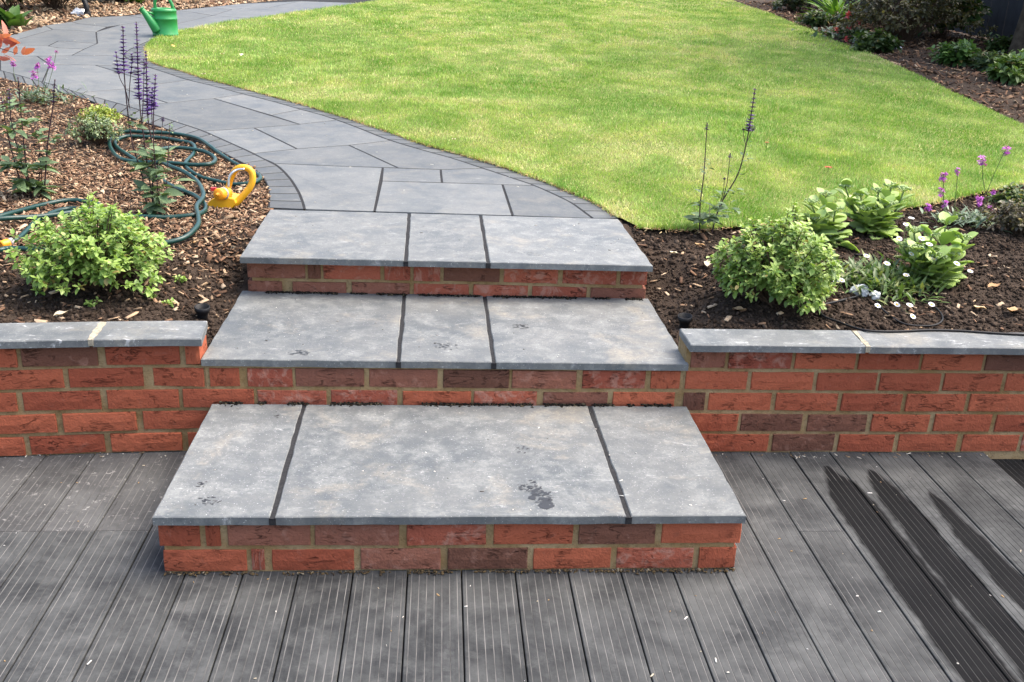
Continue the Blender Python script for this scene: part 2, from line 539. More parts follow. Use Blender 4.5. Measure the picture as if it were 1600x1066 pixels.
PX_OUT = [(241, 63), (229, 75), (232, 92), (252, 103), (280, 110), (320, 123), (370, 136), (425, 151), (480, 166), (530, 181), (570, 194), (620, 211), (666, 227.5), (716, 241), (754, 251.5), (792, 263.5), (837, 279), (870, 291), (894, 302), (934, 319), (968, 341)]
g2 = lambda L: np.array([atg(x, y)[:2] for x, y in L])
W_IN, W_LJ, W_RJ, W_OUT = (catmull(g2(L), 5) for L in (PX_IN, PX_LJ, PX_RJ, PX_OUT))
W_FAR = g2([(-130, 90), (-60, 70), (0, 58), (21, 54), (50, 46), (70, 40), (112, 34), (137, 27), (200, 24), (275, 16), (325, 11), (375, 6), (410, 3)])
far_dir = (W_FAR[-1] - W_FAR[-4]); far_dir /= np.linalg.norm(far_dir)
W_FAR = np.vstack([W_FAR, W_FAR[-1] + far_dir * 4.0])
W_TIP = g2([(241, 63), (280, 49), (350, 36), (437, 24), (525, 11)])
tip_dir = W_TIP[-1] - W_TIP[-3]; tip_dir /= np.linalg.norm(tip_dir)
W_TIP = np.vstack([W_TIP, W_TIP[-1] + tip_dir * 3.2])
PATH_POLY = np.vstack([W_IN[::-1], W_FAR[1:], W_TIP[::-1], W_OUT[1:]])
W_RIGHT = g2([(1150, 3), (1200, 20), (1255, 42), (1310, 66), (1370, 88), (1430, 116), (1500, 150), (1560, 178), (1600, 196)])
W_NEAR = g2([(1600, 287), (1510, 306), (1440, 322), (1330, 338), (1200, 350), (1080, 360), (1000, 357)])
rdir = W_RIGHT[0] - W_RIGHT[2]; rdir /= np.linalg.norm(rdir)
LAWN_POLY = np.vstack([W_TIP, [W_TIP[-1] + (6, 6)], [W_RIGHT[0] + rdir * 9], W_RIGHT, [W_RIGHT[-1] + (.55, -1.0)], [W_NEAR[0] + (.5, .25)], W_NEAR, W_OUT[::-1]])
Lp = []
for q in LAWN_POLY:
    if not Lp or np.hypot(*(q - Lp[-1])) > 1e-3: Lp.append(q)
LAWN_POLY = np.array(Lp)

def bedz(X, Y):
    X = np.asarray(X, float); Y = np.asarray(Y, float)
    base = .365 + (gz(Y) - .012 - .365) * bez(.85, 1.95, Y)
    side = np.minimum(np.abs(X + .80), np.abs(X - .765))
    dip = (1 - bez(.0, .30, side)) * (1 - bez(1.40, 1.68, Y))
    base = base - dip * np.clip(base - .312, 0, 1)
    return base + .018 * fbm(X * 5, Y * 5, 3, 3) + .02 * vnoise(X * 1.7, Y * 1.7, 9)

def onbed(x, y):
    return on(x, y, lambda X, Y: float(bedz(X, Y)))

# ------------------------------------------------------------------ large ground sheets
def sheet(name, poly, z, mat, cut=.5, zf=None):
    bm = bmesh.new()
    vs = [bm.verts.new((float(x), float(y), 0)) for x, y in poly]
    bm.faces.new(vs)
    if zf is not None:
        y0, y1 = poly[:, 1].min(), poly[:, 1].max()
        for yy in np.arange(y0 + cut, y1, cut):
            bmesh.ops.bisect_plane(bm, geom=bm.verts[:] + bm.edges[:] + bm.faces[:], plane_co=(0, yy, 0), plane_no=(0, 1, 0))
    bmesh.ops.triangulate(bm, faces=bm.faces[:])
    for v in bm.verts:
        v.co.z = z if zf is None else float(zf(v.co.y)) + z
    bmesh.ops.recalc_face_normals(bm, faces=bm.faces[:])
    if sum(f.normal.z for f in bm.faces) < 0:
        bmesh.ops.reverse_faces(bm, faces=bm.faces[:])
    me = bpy.data.meshes.new(name); bm.to_mesh(me); bm.free()
    me.materials.append(mat)
    return link(bpy.data.objects.new(name, me))

# lower ground under and around the deck, upper garden ground behind the wall
lower = mesh('lower_ground', [(-200, -200, -.14), (200, -200, -.14), (200, .78, -.14), (-200, .78, -.14)], [[0, 1, 2, 3]], SOIL)
tag(lower, kind='structure')

def grid(name, xs, ys, zf, mat, parent=None):
    X, Y = np.meshgrid(xs, ys)
    Z = zf(X, Y)
    V = np.stack([X, Y, Z], -1).reshape(-1, 3)
    nx, ny = len(xs), len(ys)
    i = np.arange(nx * ny).reshape(ny, nx)
    T = np.stack([i[:-1, :-1], i[:-1, 1:], i[1:, 1:], i[1:, :-1]], -1).reshape(-1, 4)
    return npmesh(name, V, T, mat, parent, smooth=True)

def groundz(X, Y):
    z = bedz(X, Y) + .010 * fbm(X * 24, Y * 24, 5, 4)
    P = np.stack([X.ravel(), Y.ravel()], 1)
    ins = (inpoly(P, PATH_POLY) | inpoly(P, LAWN_POLY)).reshape(X.shape)
    stp = ((X > -.755) & (X < .72) & (Y < 2.1)) | ((X > -.79) & (X < .757) & (Y < 1.36))
    z = np.where(ins, np.minimum(z, gz(Y) - .014), z)
    return np.where(stp, .2, z)

gxs = np.concatenate([[-200, -60, -20, -9], np.arange(-6, -3.4, .1), np.arange(-3.4, -2.2, .03), np.arange(-2.2, -.757, .0145), np.arange(-.7, .69, .1), np.arange(.722, 2.9, .0145), np.arange(2.9, 4, .05), np.arange(4, 9, .15), [12, 20, 60, 200]])
gys = np.concatenate([[.775], np.arange(.79, 3.0, .0145), np.arange(3.0, 6, .03), np.arange(6, 12, .1), [13, 16, 20, 30, 60, 200]])
g = grid('garden_soil', gxs, gys, groundz, SOIL)
tag(g, kind='structure')

# ------------------------------------------------------------------ deck
deck = thing('deck', (0, 0, 0), None, None); tag(deck, kind='structure')
NG = 7
def board_mesh(tagname, mat):
    prof = [(0.0, -.022), (0.0, -.0015), (.012, 0)]; mids = [0, 0]
    for k in range(NG):
        c = (k + .5 + .0) / NG
        g = .0095
        prof += [(c - g, 0), (c - g * .85, -.0009), (c + g * .85, -.0009), (c + g, 0)]
        mids += [0, 0, 1, 0]
    prof += [(.988, 0), (1.0, -.0015), (1.0, -.022)]; mids += [0, 0, 0]
    prof = [prof[0], prof[1], prof[2]] + prof[3:]
    V = []; F = []; M = []
    for y in (0, 1):
        V += [(x, y, z) for x, z in prof]
    n = len(prof)
    for i in range(n - 1):
        F.append([i, i + 1, n + i + 1, n + i]); M.append(mids[i])
    F.append(list(range(n))[::-1]); M.append(0)
    F.append([n + i for i in range(n)]); M.append(0)
    me = bpy.data.meshes.new(tagname)
    me.from_pydata(V, [], F); me.materials.append(mat); me.materials.append(GROOVE)
    me.polygons.foreach_set('material_index', M); me.update()
    # flip so the top faces up
    bm = bmesh.new(); bm.from_mesh(me); bmesh.ops.recalc_face_normals(bm, faces=bm.faces[:]); bm.to_mesh(me); bm.free()
    return me
BME = board_mesh('deck_board', DECK)
BM_DARK = board_mesh('deck_board_dark', DECK_DARK)
seams = [-.124 + .1422 * k for k in range(0, 7)]
seams = [-.124 - .1427 * k for k in (3, 2, 1)] + seams
L = [-.552]
while L[-1] > -3.2: L.append(L[-1] - .1483)
Rr = [seams[-1]]
while Rr[-1] < 1.8: Rr.append(Rr[-1] + .1372)
seams = sorted(L[1:]) + seams + Rr[1:]
last = seams[-1]
def board(x0, x1, y0, y1, z=0, me=BME, gap=.0019):
    o = bpy.data.objects.new('deck_board', me)
    o.location = (x0 + gap, y0, z); o.scale = (x1 - x0 - 2 * gap, y1 - y0, 1)
    return link(o, deck)
yend = YW + .02
for a, b in zip(seams[:-1], seams[1:]):
    jit = random.uniform(-.0008, .0008)
    if b < -.62 or (abs((a + b) / 2 - 1.063) < .075):
        ys = .211 if b < 0 else .196
        board(a, b, -4.2, ys - .002, jit); board(a, b, ys + .002, yend, jit - .0012)
    else:
        board(a, b, -4.2, yend, jit)
x = last
while x < 3.2:
    board(x, x + .1372, -4.2, yend, -.026, BM_DARK); x += .1372
sub = MB().box((-3.2, -4.2, -.13), (last, yend, -.0235)).build('deck_joist_frame', BLACKP, deck)

# ------------------------------------------------------------------ bricks
def brick_mesh(k):
    r = random.Random(100 + k)
    nx, nz = 5, 3
    V = []; F = []
    for j in range(nz):
        for i in range(nx):
            u, v = i / (nx - 1) - .5, j / (nz - 1) - .5
            edge = (i in (0, nx - 1)) or (j in (0, nz - 1))
            y = r.uniform(.001, .003) if edge else r.uniform(-.0018, .0012)
            V.append((u * .97 + r.uniform(-.004, .004), y, v * .93 + r.uniform(-.012, .012)))
    idx = lambda i, j: j * nx + i
    for j in range(nz - 1):
        for i in range(nx - 1):
            F.append([idx(i, j), idx(i + 1, j), idx(i + 1, j + 1), idx(i, j + 1)])
    ring = [idx(i, 0) for i in range(nx)] + [idx(nx - 1, j) for j in range(1, nz)] + [idx(i, nz - 1) for i in range(nx - 2, -1, -1)] + [idx(0, j) for j in range(nz - 2, 0, -1)]
    n0 = len(V)
    for q in ring:
        x, y, z = V[q]
        V.append((x * 1.022, y + .0025, z * 1.04))
    n1 = len(V)
    for q in ring:
        x, y, z = V[q]
        V.append((x * 1.022, .1, z * 1.04))
    m = len(ring)
    for i in range(m):
        j = (i + 1) % m
        F.append([ring[i], n0 + i, n0 + j, ring[j]])
        F.append([n0 + i, n1 + i, n1 + j, n0 + j])
    return V, F
BV = [brick_mesh(k) for k in range(6)]
BCACHE = {}
def brick(cx, y, cz, w, h, mat, parent, rz=0.0):
    k = random.randrange(6)
    key = (k, mat.name)
    if key not in BCACHE:
        me = bpy.data.meshes.new('brick')
        me.from_pydata(BV[k][0], [], BV[k][1]); me.materials.append(mat)
        me.update()
        bm = bmesh.new(); bm.from_mesh(me); bmesh.ops.recalc_face_normals(bm, faces=bm.faces[:]); bm.to_mesh(me); bm.free()
        BCACHE[key] = me
    o = bpy.data.objects.new('brick', BCACHE[key])
    o.location = (float(cx), float(y) + random.uniform(-.002, .002), float(cz) + random.uniform(-.0015, .0015))
    o.scale = (float(w), 1, float(h)); o.rotation_euler = (0, random.uniform(-.008, .008), float(rz) + random.uniform(-.006, .006))
    return link(o, parent)

def joints(px, y, Y):
    return [atY(x, y, Y)[0] for x in px]

COURSE = .075
GAP = .0105
def lay(row_z, edges, Y, parent, mats, h=.0648, yfun=None):
    """edges: list of (x0,x1) brick ends in metres"""
    for k, (a, b) in enumerate(edges):
        c = (a + b) / 2
        yy, rz = (Y, 0.0) if yfun is None else yfun(c)
        brick(c, yy, row_z, b - a, h, mats(k), parent, rz)

def edges_px(L, Y, z):
    out = []
    for a, b in L:
        X = []
        for x in (a, b):
            # image row of height z on the plane Y near pixel x
            y0 = 600.0
            for _ in range(12):
                q = atY(x, y0, Y)
                y0 += (q[2] - z) * 560
            X.append(q[0])
        out.append((X[0], X[1]))
    return out

# slab with chamfered rim from an outline (world xy), counter-clockwise
def area2(P): return .5 * sum(P[i][0] * P[(i + 1) % len(P)][1] - P[(i + 1) % len(P)][0] * P[i][1] for i in range(len(P)))
def inset(P, d):
    n = len(P); out = []
    for i in range(n):
        a, b, c = np.array(P[i - 1]), np.array(P[i]), np.array(P[(i + 1) % n])
        e1 = b - a; e2 = c - b
        e1 /= np.linalg.norm(e1) + 1e-12; e2 /= np.linalg.norm(e2) + 1e-12
        n1 = np.array([-e1[1], e1[0]]); n2 = np.array([-e2[1], e2[0]])
        m = n1 + n2; L = m @ m
        m = m / max(L, .45) * 2 if L > 1e-6 else n1
        out.append(b + m * d * .5 * 2 / 2 if False else b + m * d)
    return np.array(out)
def clean(P, tol=.004):
    P = [np.array(q, float) for q in P]
    out = []
    for q in P:
        if not out or np.linalg.norm(q - out[-1]) > tol: out.append(q)
    if np.linalg.norm(out[0] - out[-1]) < tol: out.pop()
    return np.array(out)
def slab(name, P, ztop, th, mat, parent, gap=.004, cham=.0022, rag=0.0):
    P = clean(P)
    if area2(P) < 0: P = P[::-1]
    if rag:
        Q = []
        for i in range(len(P)):
            a, b = P[i], P[(i + 1) % len(P)]
            m = max(1, int(np.linalg.norm(b - a) / .05))
            for k in range(m): Q.append(a + (b - a) * k / m + (rng.normal(0, rag, 2) if k else 0))
        P = np.array(Q)
    A = inset(P, gap); B = inset(A, cham)
    n = len(A)
    zt = (lambda q: float(ztop(q[1]))) if callable(ztop) else (lambda q: ztop)
    V = [(q[0], q[1], zt(q)) for q in B] + [(q[0], q[1], zt(q) - cham) for q in A] + [(q[0], q[1], zt(q) - th) for q in A]
    F = [list(range(n))] + [[2 * n + i for i in range(n)][::-1]]
    for i in range(n):
        j = (i + 1) % n
        F += [[n + i, n + j, j, i], [2 * n + i, 2 * n + j, n + j, n + i]]
    return mesh(name, V, F, mat, parent)

# ------------------------------------------------------------------ steps
steps = thing('garden_steps', (0, 0, 0), 'three wide brick steps with blue grey stone treads leading up to the path', 'steps')
HALF = .7556
def zmid(k): return k * COURSE + COURSE / 2 - .002
# bottom step
s1 = MB().box((-HALF + .006, .0062, -.02), (HALF - .006, YW - .002, .1505)).build('step', MORTAR, steps)
D, P_, W_, R_ = BRICK_D, BRICK_P, BRICK_W, BRICK_R
top = [(247, 312), (321, 344), (355, 485), (491, 624), (635, 760), (771, 896), (904, 1025), (1034, 1159)]
bot = [(255, 386), (393, 413), (424, 554), (563, 689), (699, 825), (833, 956), (963, 1084), (1092, 1150)]
lay(zmid(1), edges_px(top, 0, zmid(1)), 0, s1, lambda k: [R_, R_, P_, P_, W_, R_, D, R_][k])
lay(zmid(0), edges_px(bot, 0, zmid(0)), 0, s1, lambda k: [R_, W_, R_, P_, D, R_, W_, R_][k])
for s in (-1, 1):                                                   # bricks seen on the two returns
    for c in (0, 1):
        yy = .112 + (.11 if c else 0)
        while yy < YW - .12:
            b = brick(s * (HALF - .0), yy + .1, zmid(c), .213, .064, R_, s1, s * math.pi / 2)
            b.location.x = s * HALF; yy += .225
xj = lambda x, y, z: atz(x, y, z)[0]
def steptread(parent, ztop, corners, jl, jr, gapw):
    (lf, rf, rb, lb) = corners
    def lerp(a, b, x): t = (x - a[0]) / (b[0] - a[0]); return (x, a[1] + (b[1] - a[1]) * t)
    (l0, l1), (r0, r1) = jl, jr                                     # joint X at front and back
    A = [lf, lerp(lf, rf, l0), lerp(lb, rb, l1), lb]
    B = [lerp(lf, rf, l0), lerp(lf, rf, r0), lerp(lb, rb, r1), lerp(lb, rb, l1)]
    C = [lerp(lf, rf, r0), rf, rb, lerp(lb, rb, r1)]
    for P in (A, B, C):
        P = np.array(P)
        slab('tread_slab', P, ztop, .0245, SLAB, parent, gapw / 2, .0025, .0011)
    # dark jointing set just below the surface
    for (f, bk) in ((l0, l1), (r0, r1)):
        m = MB()
        q = [lerp(lf, rf, f), lerp(lb, rb, bk)]
        w = gapw * .5 + .002
        y0, y1 = q[0][1] + .004, q[1][1] - .004
        m.add(([(q[0][0] - w, y0, ztop - .004), (q[0][0] + w, y0, ztop - .004), (q[1][0] + w, y1, ztop - .003), (q[1][0] - w, y1, ztop - .003),
                (q[0][0] - w, y0, ztop - .024), (q[0][0] + w, y0, ztop - .024), (q[1][0] + w, y1, ztop - .024), (q[1][0] - w, y1, ztop - .024)],
               [[0, 1, 2, 3], [4, 5, 1, 0], [1, 5, 6, 2], [3, 2, 6, 7], [0, 3, 7, 4], [7, 6, 5, 4]]))
        m.build('joint', GROUT, parent)
O = .7728
steptread(s1, .175, [(-O, -.0203), (O, -.0203), (O, YW - .004), (-O, YW - .004)],
          (xj(424, 812, .175), xj(475, 633, .175)), (xj(984, 810, .175), xj(922, 636, .175)), .013)
# second step: its riser is flush with the retaining wall
yb2 = lambda X: 1.40 + (1.367 - 1.40) * (X + .798) / 1.561
s2 = MB().add(([(-.782, YW + .0065, -.05), (.752, YW + .0065, -.05), (.752, 1.36, -.05), (-.782, 1.39, -.05), (-.782, YW + .0065, .3005), (.752, YW + .0065, .3005), (.752, 1.36, .3005), (-.782, 1.39, .3005)],
              [[3, 2, 1, 0], [4, 5, 6, 7], [0, 1, 5, 4], [1, 2, 6, 5], [2, 3, 7, 6], [3, 0, 4, 7]])).build('step', MORTAR, steps)
row4 = [(327, 374), (386, 457), (461, 569), (576, 684), (692, 796), (800, 901), (910, 1009), (1017, 1063)]
row3 = [(285, 397), (402, 510), (517, 621), (629, 736), (740, 839), (848, 950), (957, 1055)]
lay(zmid(3), edges_px(row4, YW, zmid(3)), YW, s2, lambda k: [R_, W_, P_, P_, D, P_, W_, R_][k])
lay(zmid(2), edges_px(row3, YW, zmid(2)), YW, s2, lambda k: [R_, W_, W_, R_, W_, P_, R_][k])
steptread(s2, .325, [(-.797, .688), (.765, .678), (.763, 1.369), (-.798, 1.403)],
          (xj(622, 568, .325), xj(632, 458, .325)), (xj(772, 569, .325), xj(757, 461, .325)), .0125)
# third step, slightly skewed in plan
def y3(X): return 1.388 + (1.355 - 1.388) * (X + .79) / 1.55
RZ3 = math.atan2(1.355 - 1.388, 1.55)
q0, q1 = (-.752, y3(-.752) + .0065), (.728, y3(.728) + .0065)
s3 = MB().add(([(*q0, .2), (*q1, .2), (.728, 2.03, .2), (-.752, 2.08, .2), (*q0, .4505), (*q1, .4505), (.728, 2.03, .4505), (-.752, 2.08, .4505)],
              [[3, 2, 1, 0], [4, 5, 6, 7], [0, 1, 5, 4], [1, 2, 6, 5], [2, 3, 7, 6], [3, 0, 4, 7]])).build('step', MORTAR, steps)
t3 = [(384, 476), (480, 500), (504, 594), (600, 641), (646, 688), (693, 781), (787, 872), (879, 963), (969, 1010)]
b3 = [(386, 440), (456, 541), (549, 640), (646, 733), (739, 825), (831, 916), (922, 1008)]
lay(zmid(5), edges_px(t3, 1.37, zmid(5)), 0, s3, lambda k: [P_, D, W_, W_, W_, D, W_, W_, W_][k], yfun=lambda x: (y3(x), RZ3))
lay(zmid(4), edges_px(b3, 1.37, zmid(4)), 0, s3, lambda k: [P_, P_, P_, W_, W_, W_, P_][k], yfun=lambda x: (y3(x), RZ3))
for s in (-1, 1):
    for c in (4, 5):
        b = brick(s * .75, y3(0) + .22, zmid(c), .213, .064, W_, s3, s * math.pi / 2)
        b.location.x = -.758 if s < 0 else .734
steptread(s3, .475, [(-.788, 1.328), (.758, 1.294), (.745, 2.04), (-.797, 2.097)],
          (xj(634, 407, .475), xj(639, 336, .475)), (xj(763, 410, .475), xj(751, 339, .475)), .0135)

# crumbs of dark grit and moss along the foot of the risers
def grit(parent, pts, n, w, name='grit', cols=((.012, .011, .009), (.03, .024, .016), (.10, .08, .05)), smax=.0055):
    P = np.array(pts, float)
    t = rng.uniform(0, len(P) - 1, n); i = np.minimum(t.astype(int), len(P) - 2); f = (t - i)[:, None]
    loc = P[i] * (1 - f) + P[i + 1] * f
    clump = (fbm(loc[:, 0] * 14, loc[:, 1] * 9, 31, 3) > -.16)
    loc = loc[clump]; n = len(loc)
    loc[:, 1] -= np.abs(rng.normal(0, w, n)); loc[:, 2] += rng.uniform(-.001, .003, n)
    c = np.array(cols)[rng.choice(len(cols), n, p=[.6, .3, .1])]
    batch(name, ICO_V, ICO_F, rots(n, None, rng.uniform(0, 3, n)), loc, rng.uniform(.0012, smax, (n, 3)) * (1.5, 1, .5), CLOD, parent, c)['kind'] = 'stuff'
t_ = (1 + 5 ** .5) / 2
ICO_V = np.array([(-1, t_, 0), (1, t_, 0), (-1, -t_, 0), (1, -t_, 0), (0, -1, t_), (0, 1, t_), (0, -1, -t_), (0, 1, -t_), (t_, 0, -1), (t_, 0, 1), (-t_, 0, -1), (-t_, 0, 1)]) / 1.9
ICO_F = [(0, 11, 5), (0, 5, 1), (0, 1, 7), (0, 7, 10), (0, 10, 11), (1, 5, 9), (5, 11, 4), (11, 10, 2), (10, 7, 6), (7, 1, 8), (3, 9, 4), (3, 4, 2), (3, 2, 6), (3, 6, 8), (3, 8, 9), (4, 9, 5), (2, 4, 11), (6, 2, 10), (8, 6, 7), (9, 8, 1)]
grit(s1, [(-.74, YW - .002, .1755), (.72, YW - .002, .1755)], 1500, .008)
grit(s2, [(-.75, y3(-.75) - .002, .3255), (.73, y3(.73) - .002, .3255)], 1700, .008)
grit(s1, [(-HALF, -.003, .002), (HALF, -.003, .002)], 500, .006, cols=((.10, .07, .035), (.06, .045, .03), (.2, .17, .12)), smax=.005)

# damp boot prints and scuffs
def print_marks(parent, ztop, marks):
    m = MB()
    for (x, y, rx, ry, n, big) in marks:
        c = atz(x, y, ztop)
        for k in range(n):
            a = random.uniform(0, 2 * math.pi); rr = math.sqrt(random.random())
            px_ = c[0] + rx * rr * math.cos(a); py_ = c[1] + ry * rr * math.sin(a)
            l = random.uniform(.35, 1) * big; w_ = l * random.uniform(.25, .6); th = random.gauss(.35, .45)
            nn = 7; vs = []
            for j in range(nn):
                t = 2 * math.pi * j / nn; s_ = random.uniform(.6, 1.15)
                u, v = l * s_ * math.cos(t), w_ * s_ * math.sin(t)
                vs.append((px_ + u * math.cos(th) - v * math.sin(th), py_ + u * math.sin(th) + v * math.cos(th), ztop + .0004 + .00002 * k))
            m.add((vs, [list(range(nn))]))
    o = m.build('damp_print', WETM, parent); o['label'] = 'dark damp boot prints on the stone tread'; o['kind'] = 'stuff'
print_marks(s1, .175, [(826, 760, .034, .04, 34, .010), (846, 776, .028, .045, 34, .014), (854, 786, .018, .028, 26, .018), (835, 768, .034, .034, 24, .010), (817, 703, .028, .022, 20, .0065),
                       (324, 783, .034, .022, 20, .009), (315, 757, .014, .018, 9, .009), (432, 652, .012, .012, 6, .007), (745, 730, .3, .2, 10, .002)])
print_marks(s2, .325, [(467, 552, .034, .024, 34, .0085), (698, 541, .046, .038, 34, .008), (815, 510, .034, .026, 30, .0085), (512, 527, .008, .008, 3, .006), (600, 520, .4, .2, 10, .002)])
print_marks(s3, .475, [(830, 397, .04, .03, 22, .006), (800, 395, .03, .02, 8, .005), (668, 362, .03, .02, 10, .005), (745, 405, .03, .02, 10, .006)])

# ------------------------------------------------------------------ retaining walls
def ywl(x):                                                        # the left wall bows gently towards the deck
    t = max(0, -.87 - x); return YW - .06 * t - .03 * t * t
wl = thing('retaining_wall', (-1.4, YW, 0), 'low red brick retaining wall to the left of the steps with grey coping', 'wall', 'low retaining walls')
wr = thing('retaining_wall', (1.6, YW, 0), 'low red brick retaining wall to the right of the steps with grey coping', 'wall', 'low retaining walls')
m = MB()
xs = np.linspace(-3.2, -.84, 16)
for a, b in zip(xs[:-1], xs[1:]):
    V = []
    for z in (-.1, .376):
        for (x, dy) in ((a, .0095), (b, .0095), (b, .12), (a, .12)):
            V.append((x, ywl(x) + dy, z))
    m.add((V, [[3, 2, 1, 0], [4, 5, 6, 7], [0, 1, 5, 4], [2, 3, 7, 6], [1, 2, 6, 5], [3, 0, 4, 7]]))
m.box((-.85, YW + .009, -.1), (-.783, YW + .1, .30))
m.build('mortar', MORTAR, wl)
MB().box((.7525, YW + .0065, -.1), (4.2, YW + .12, .376)).build('mortar', MORTAR, wr)
RL = {4: [(36, 153), (164, 279), (288, 311)], 3: [(-12, 101), (108, 223), (237, 317)], 2: [(-80, 31), (39, 158), (167, 278)],
      1: [(-20, 91), (100, 213), (222, 330)], 0: [(-70, 43), (50, 164), (173, 283), (292, 330)]}
DL = {(4, 0): D}
RRt = {4: [(1080, 1134), (1139, 1238), (1243, 1338), (1342, 1438), (1442, 1537), (1541, 1638)],
       3: [(1068, 1168), (1174, 1271), (1277, 1371), (1375, 1470), (1475, 1566), (1572, 1668)],
       2: [(1062, 1102), (1107, 1206), (1212, 1309), (1315, 1410), (1416, 1509), (1515, 1612)],
       1: [(1062, 1151), (1158, 1254), (1262, 1355), (1362, 1452), (1460, 1549), (1556, 1650)],
       0: [(1000, 1096), (1105, 1201), (1207, 1304), (1310, 1397), (1404, 1496), (1504, 1592)]}
DR = {(1, 1): D, (1, 2): D, (0, 2): D, (2, 0): D, (4, 0): P_, (4, 1): W_, (4, 5): D}
for c, L in RL.items():
    E_ = edges_px(L, YW - .012, zmid(c))
    a0 = E_[0][0]
    ext = []
    while a0 > -3.1:
        ext.append((a0 - GAP - .215, a0 - GAP)); a0 -= .225
    mats = [DL.get((c, k), R_) for k in range(len(E_))] + [random.choice([R_, R_, R_, W_, D]) for _ in ext]
    lay(zmid(c), E_ + ext, 0, wl, lambda k: mats[k], yfun=lambda x: (ywl(x), math.atan(.06 + .06 * max(0, -.87 - x)) if x < -.87 else .0))
for c, L in RRt.items():
    E_ = [e for e in edges_px(L, YW, zmid(c))]
    E_ = [(max(a, .757), b) for a, b in E_ if b > .80]
    a0 = E_[-1][1]
    n0 = len(L) - len(E_)
    mats = [DR.get((c, k + n0), R_) for k in range(len(E_))]
    while a0 < 4.0:
        E_.append((a0 + GAP, a0 + GAP + .215)); a0 += .225; mats.append(random.choice([R_, R_, R_, W_, D]))
    lay(zmid(c), E_, YW, wr, lambda k: mats[k])
for zc in (0, 1):                                                   # short bricks behind the tread ends
    brick(.86 if zc else .83, YW, zmid(zc), .18, .064, R_, wr)
# coping stones
def cope(parent, P): return slab('coping_stone', np.array(P), .4005, .0245, COPE, parent, .0, .0028, .0008)
fy = lambda x: ywl(x) - .0255
by = lambda x: ywl(x) + .143
j1 = (-1.104, -1.112)
def strip(a, b, at, bt):
    n = 8
    F_ = [(x, fy(x)) for x in np.linspace(a, b, n)]; B_ = [(x, by(x)) for x in np.linspace(bt, at, n)]
    return F_ + B_
jx0 = atz(140, 533, .4)[0]; jx1 = atz(163, 503, .4)[0]
cope(wl, strip(jx0 + .004, -.779, jx1 + .004, -.797))
cope(wl, strip(jx0 - .62, jx0 - .006, jx1 - .62, jx1 - .006))
cope(wl, strip(jx0 - 1.24, jx0 - .63, jx1 - 1.24, jx1 - .63))
xr0, xr1 = atz(1357, 542, .4)[0], atz(1335, 518, .4)[0]
cope(wr, [(.752, .661), (xr0 - .006, .661), (xr1 - .006, .815), (.751, .815)])
cope(wr, [(xr0 + .006, .661), (xr0 + .61, .661), (xr1 + .61, .810), (xr1 + .006, .812)])
cope(wr, [(xr0 + .62, .661), (xr0 + 1.22, .661), (xr1 + 1.22, .810), (xr1 + .62, .810)])
cope(wr, [(xr0 + 1.23, .661), (xr0 + 1.83, .661), (xr1 + 1.83, .810), (xr1 + 1.23, .810)])
JM = simple('pale_joint_mortar', (.34, .30, .225), .95, .1, .3, 90, .8)
def jointm(parent, x0, x1, y0, y1, w=.0065):
    m = MB()
    n = 9
    V = []
    for k in range(n):
        t = k / (n - 1); x = x0 + (x1 - x0) * t; y = y0 + (y1 - y0) * t
        ww = w * random.uniform(.8, 1.7)
        V += [(x - ww, y, .4012 + random.uniform(0, .0012)), (x + ww, y, .4012 + random.uniform(0, .0012)), (x + ww, y, .38), (x - ww, y, .38)]
    F = []
    for k in range(n - 1):
        o = k * 4
        F += [[o, o + 1, o + 5, o + 4], [o + 1, o + 2, o + 6, o + 5], [o + 3, o, o + 4, o + 7]]
    F += [[0, 3, 2, 1], [(n - 1) * 4 + i for i in range(4)]]
    m.add((V, F)); m.build('mortar_joint', JM, parent)
jointm(wl, jx0 - .001, jx1 - .001, fy(jx0) - .002, by(jx1) - .01, .008)
jointm(wl, jx0 - .625, jx1 - .625, fy(jx0 - .6) - .002, by(jx1 - .6) - .01)
jointm(wr, xr0, xr1, .659, .806); jointm(wr, xr0 + .615, xr1 + .615, .659, .806)

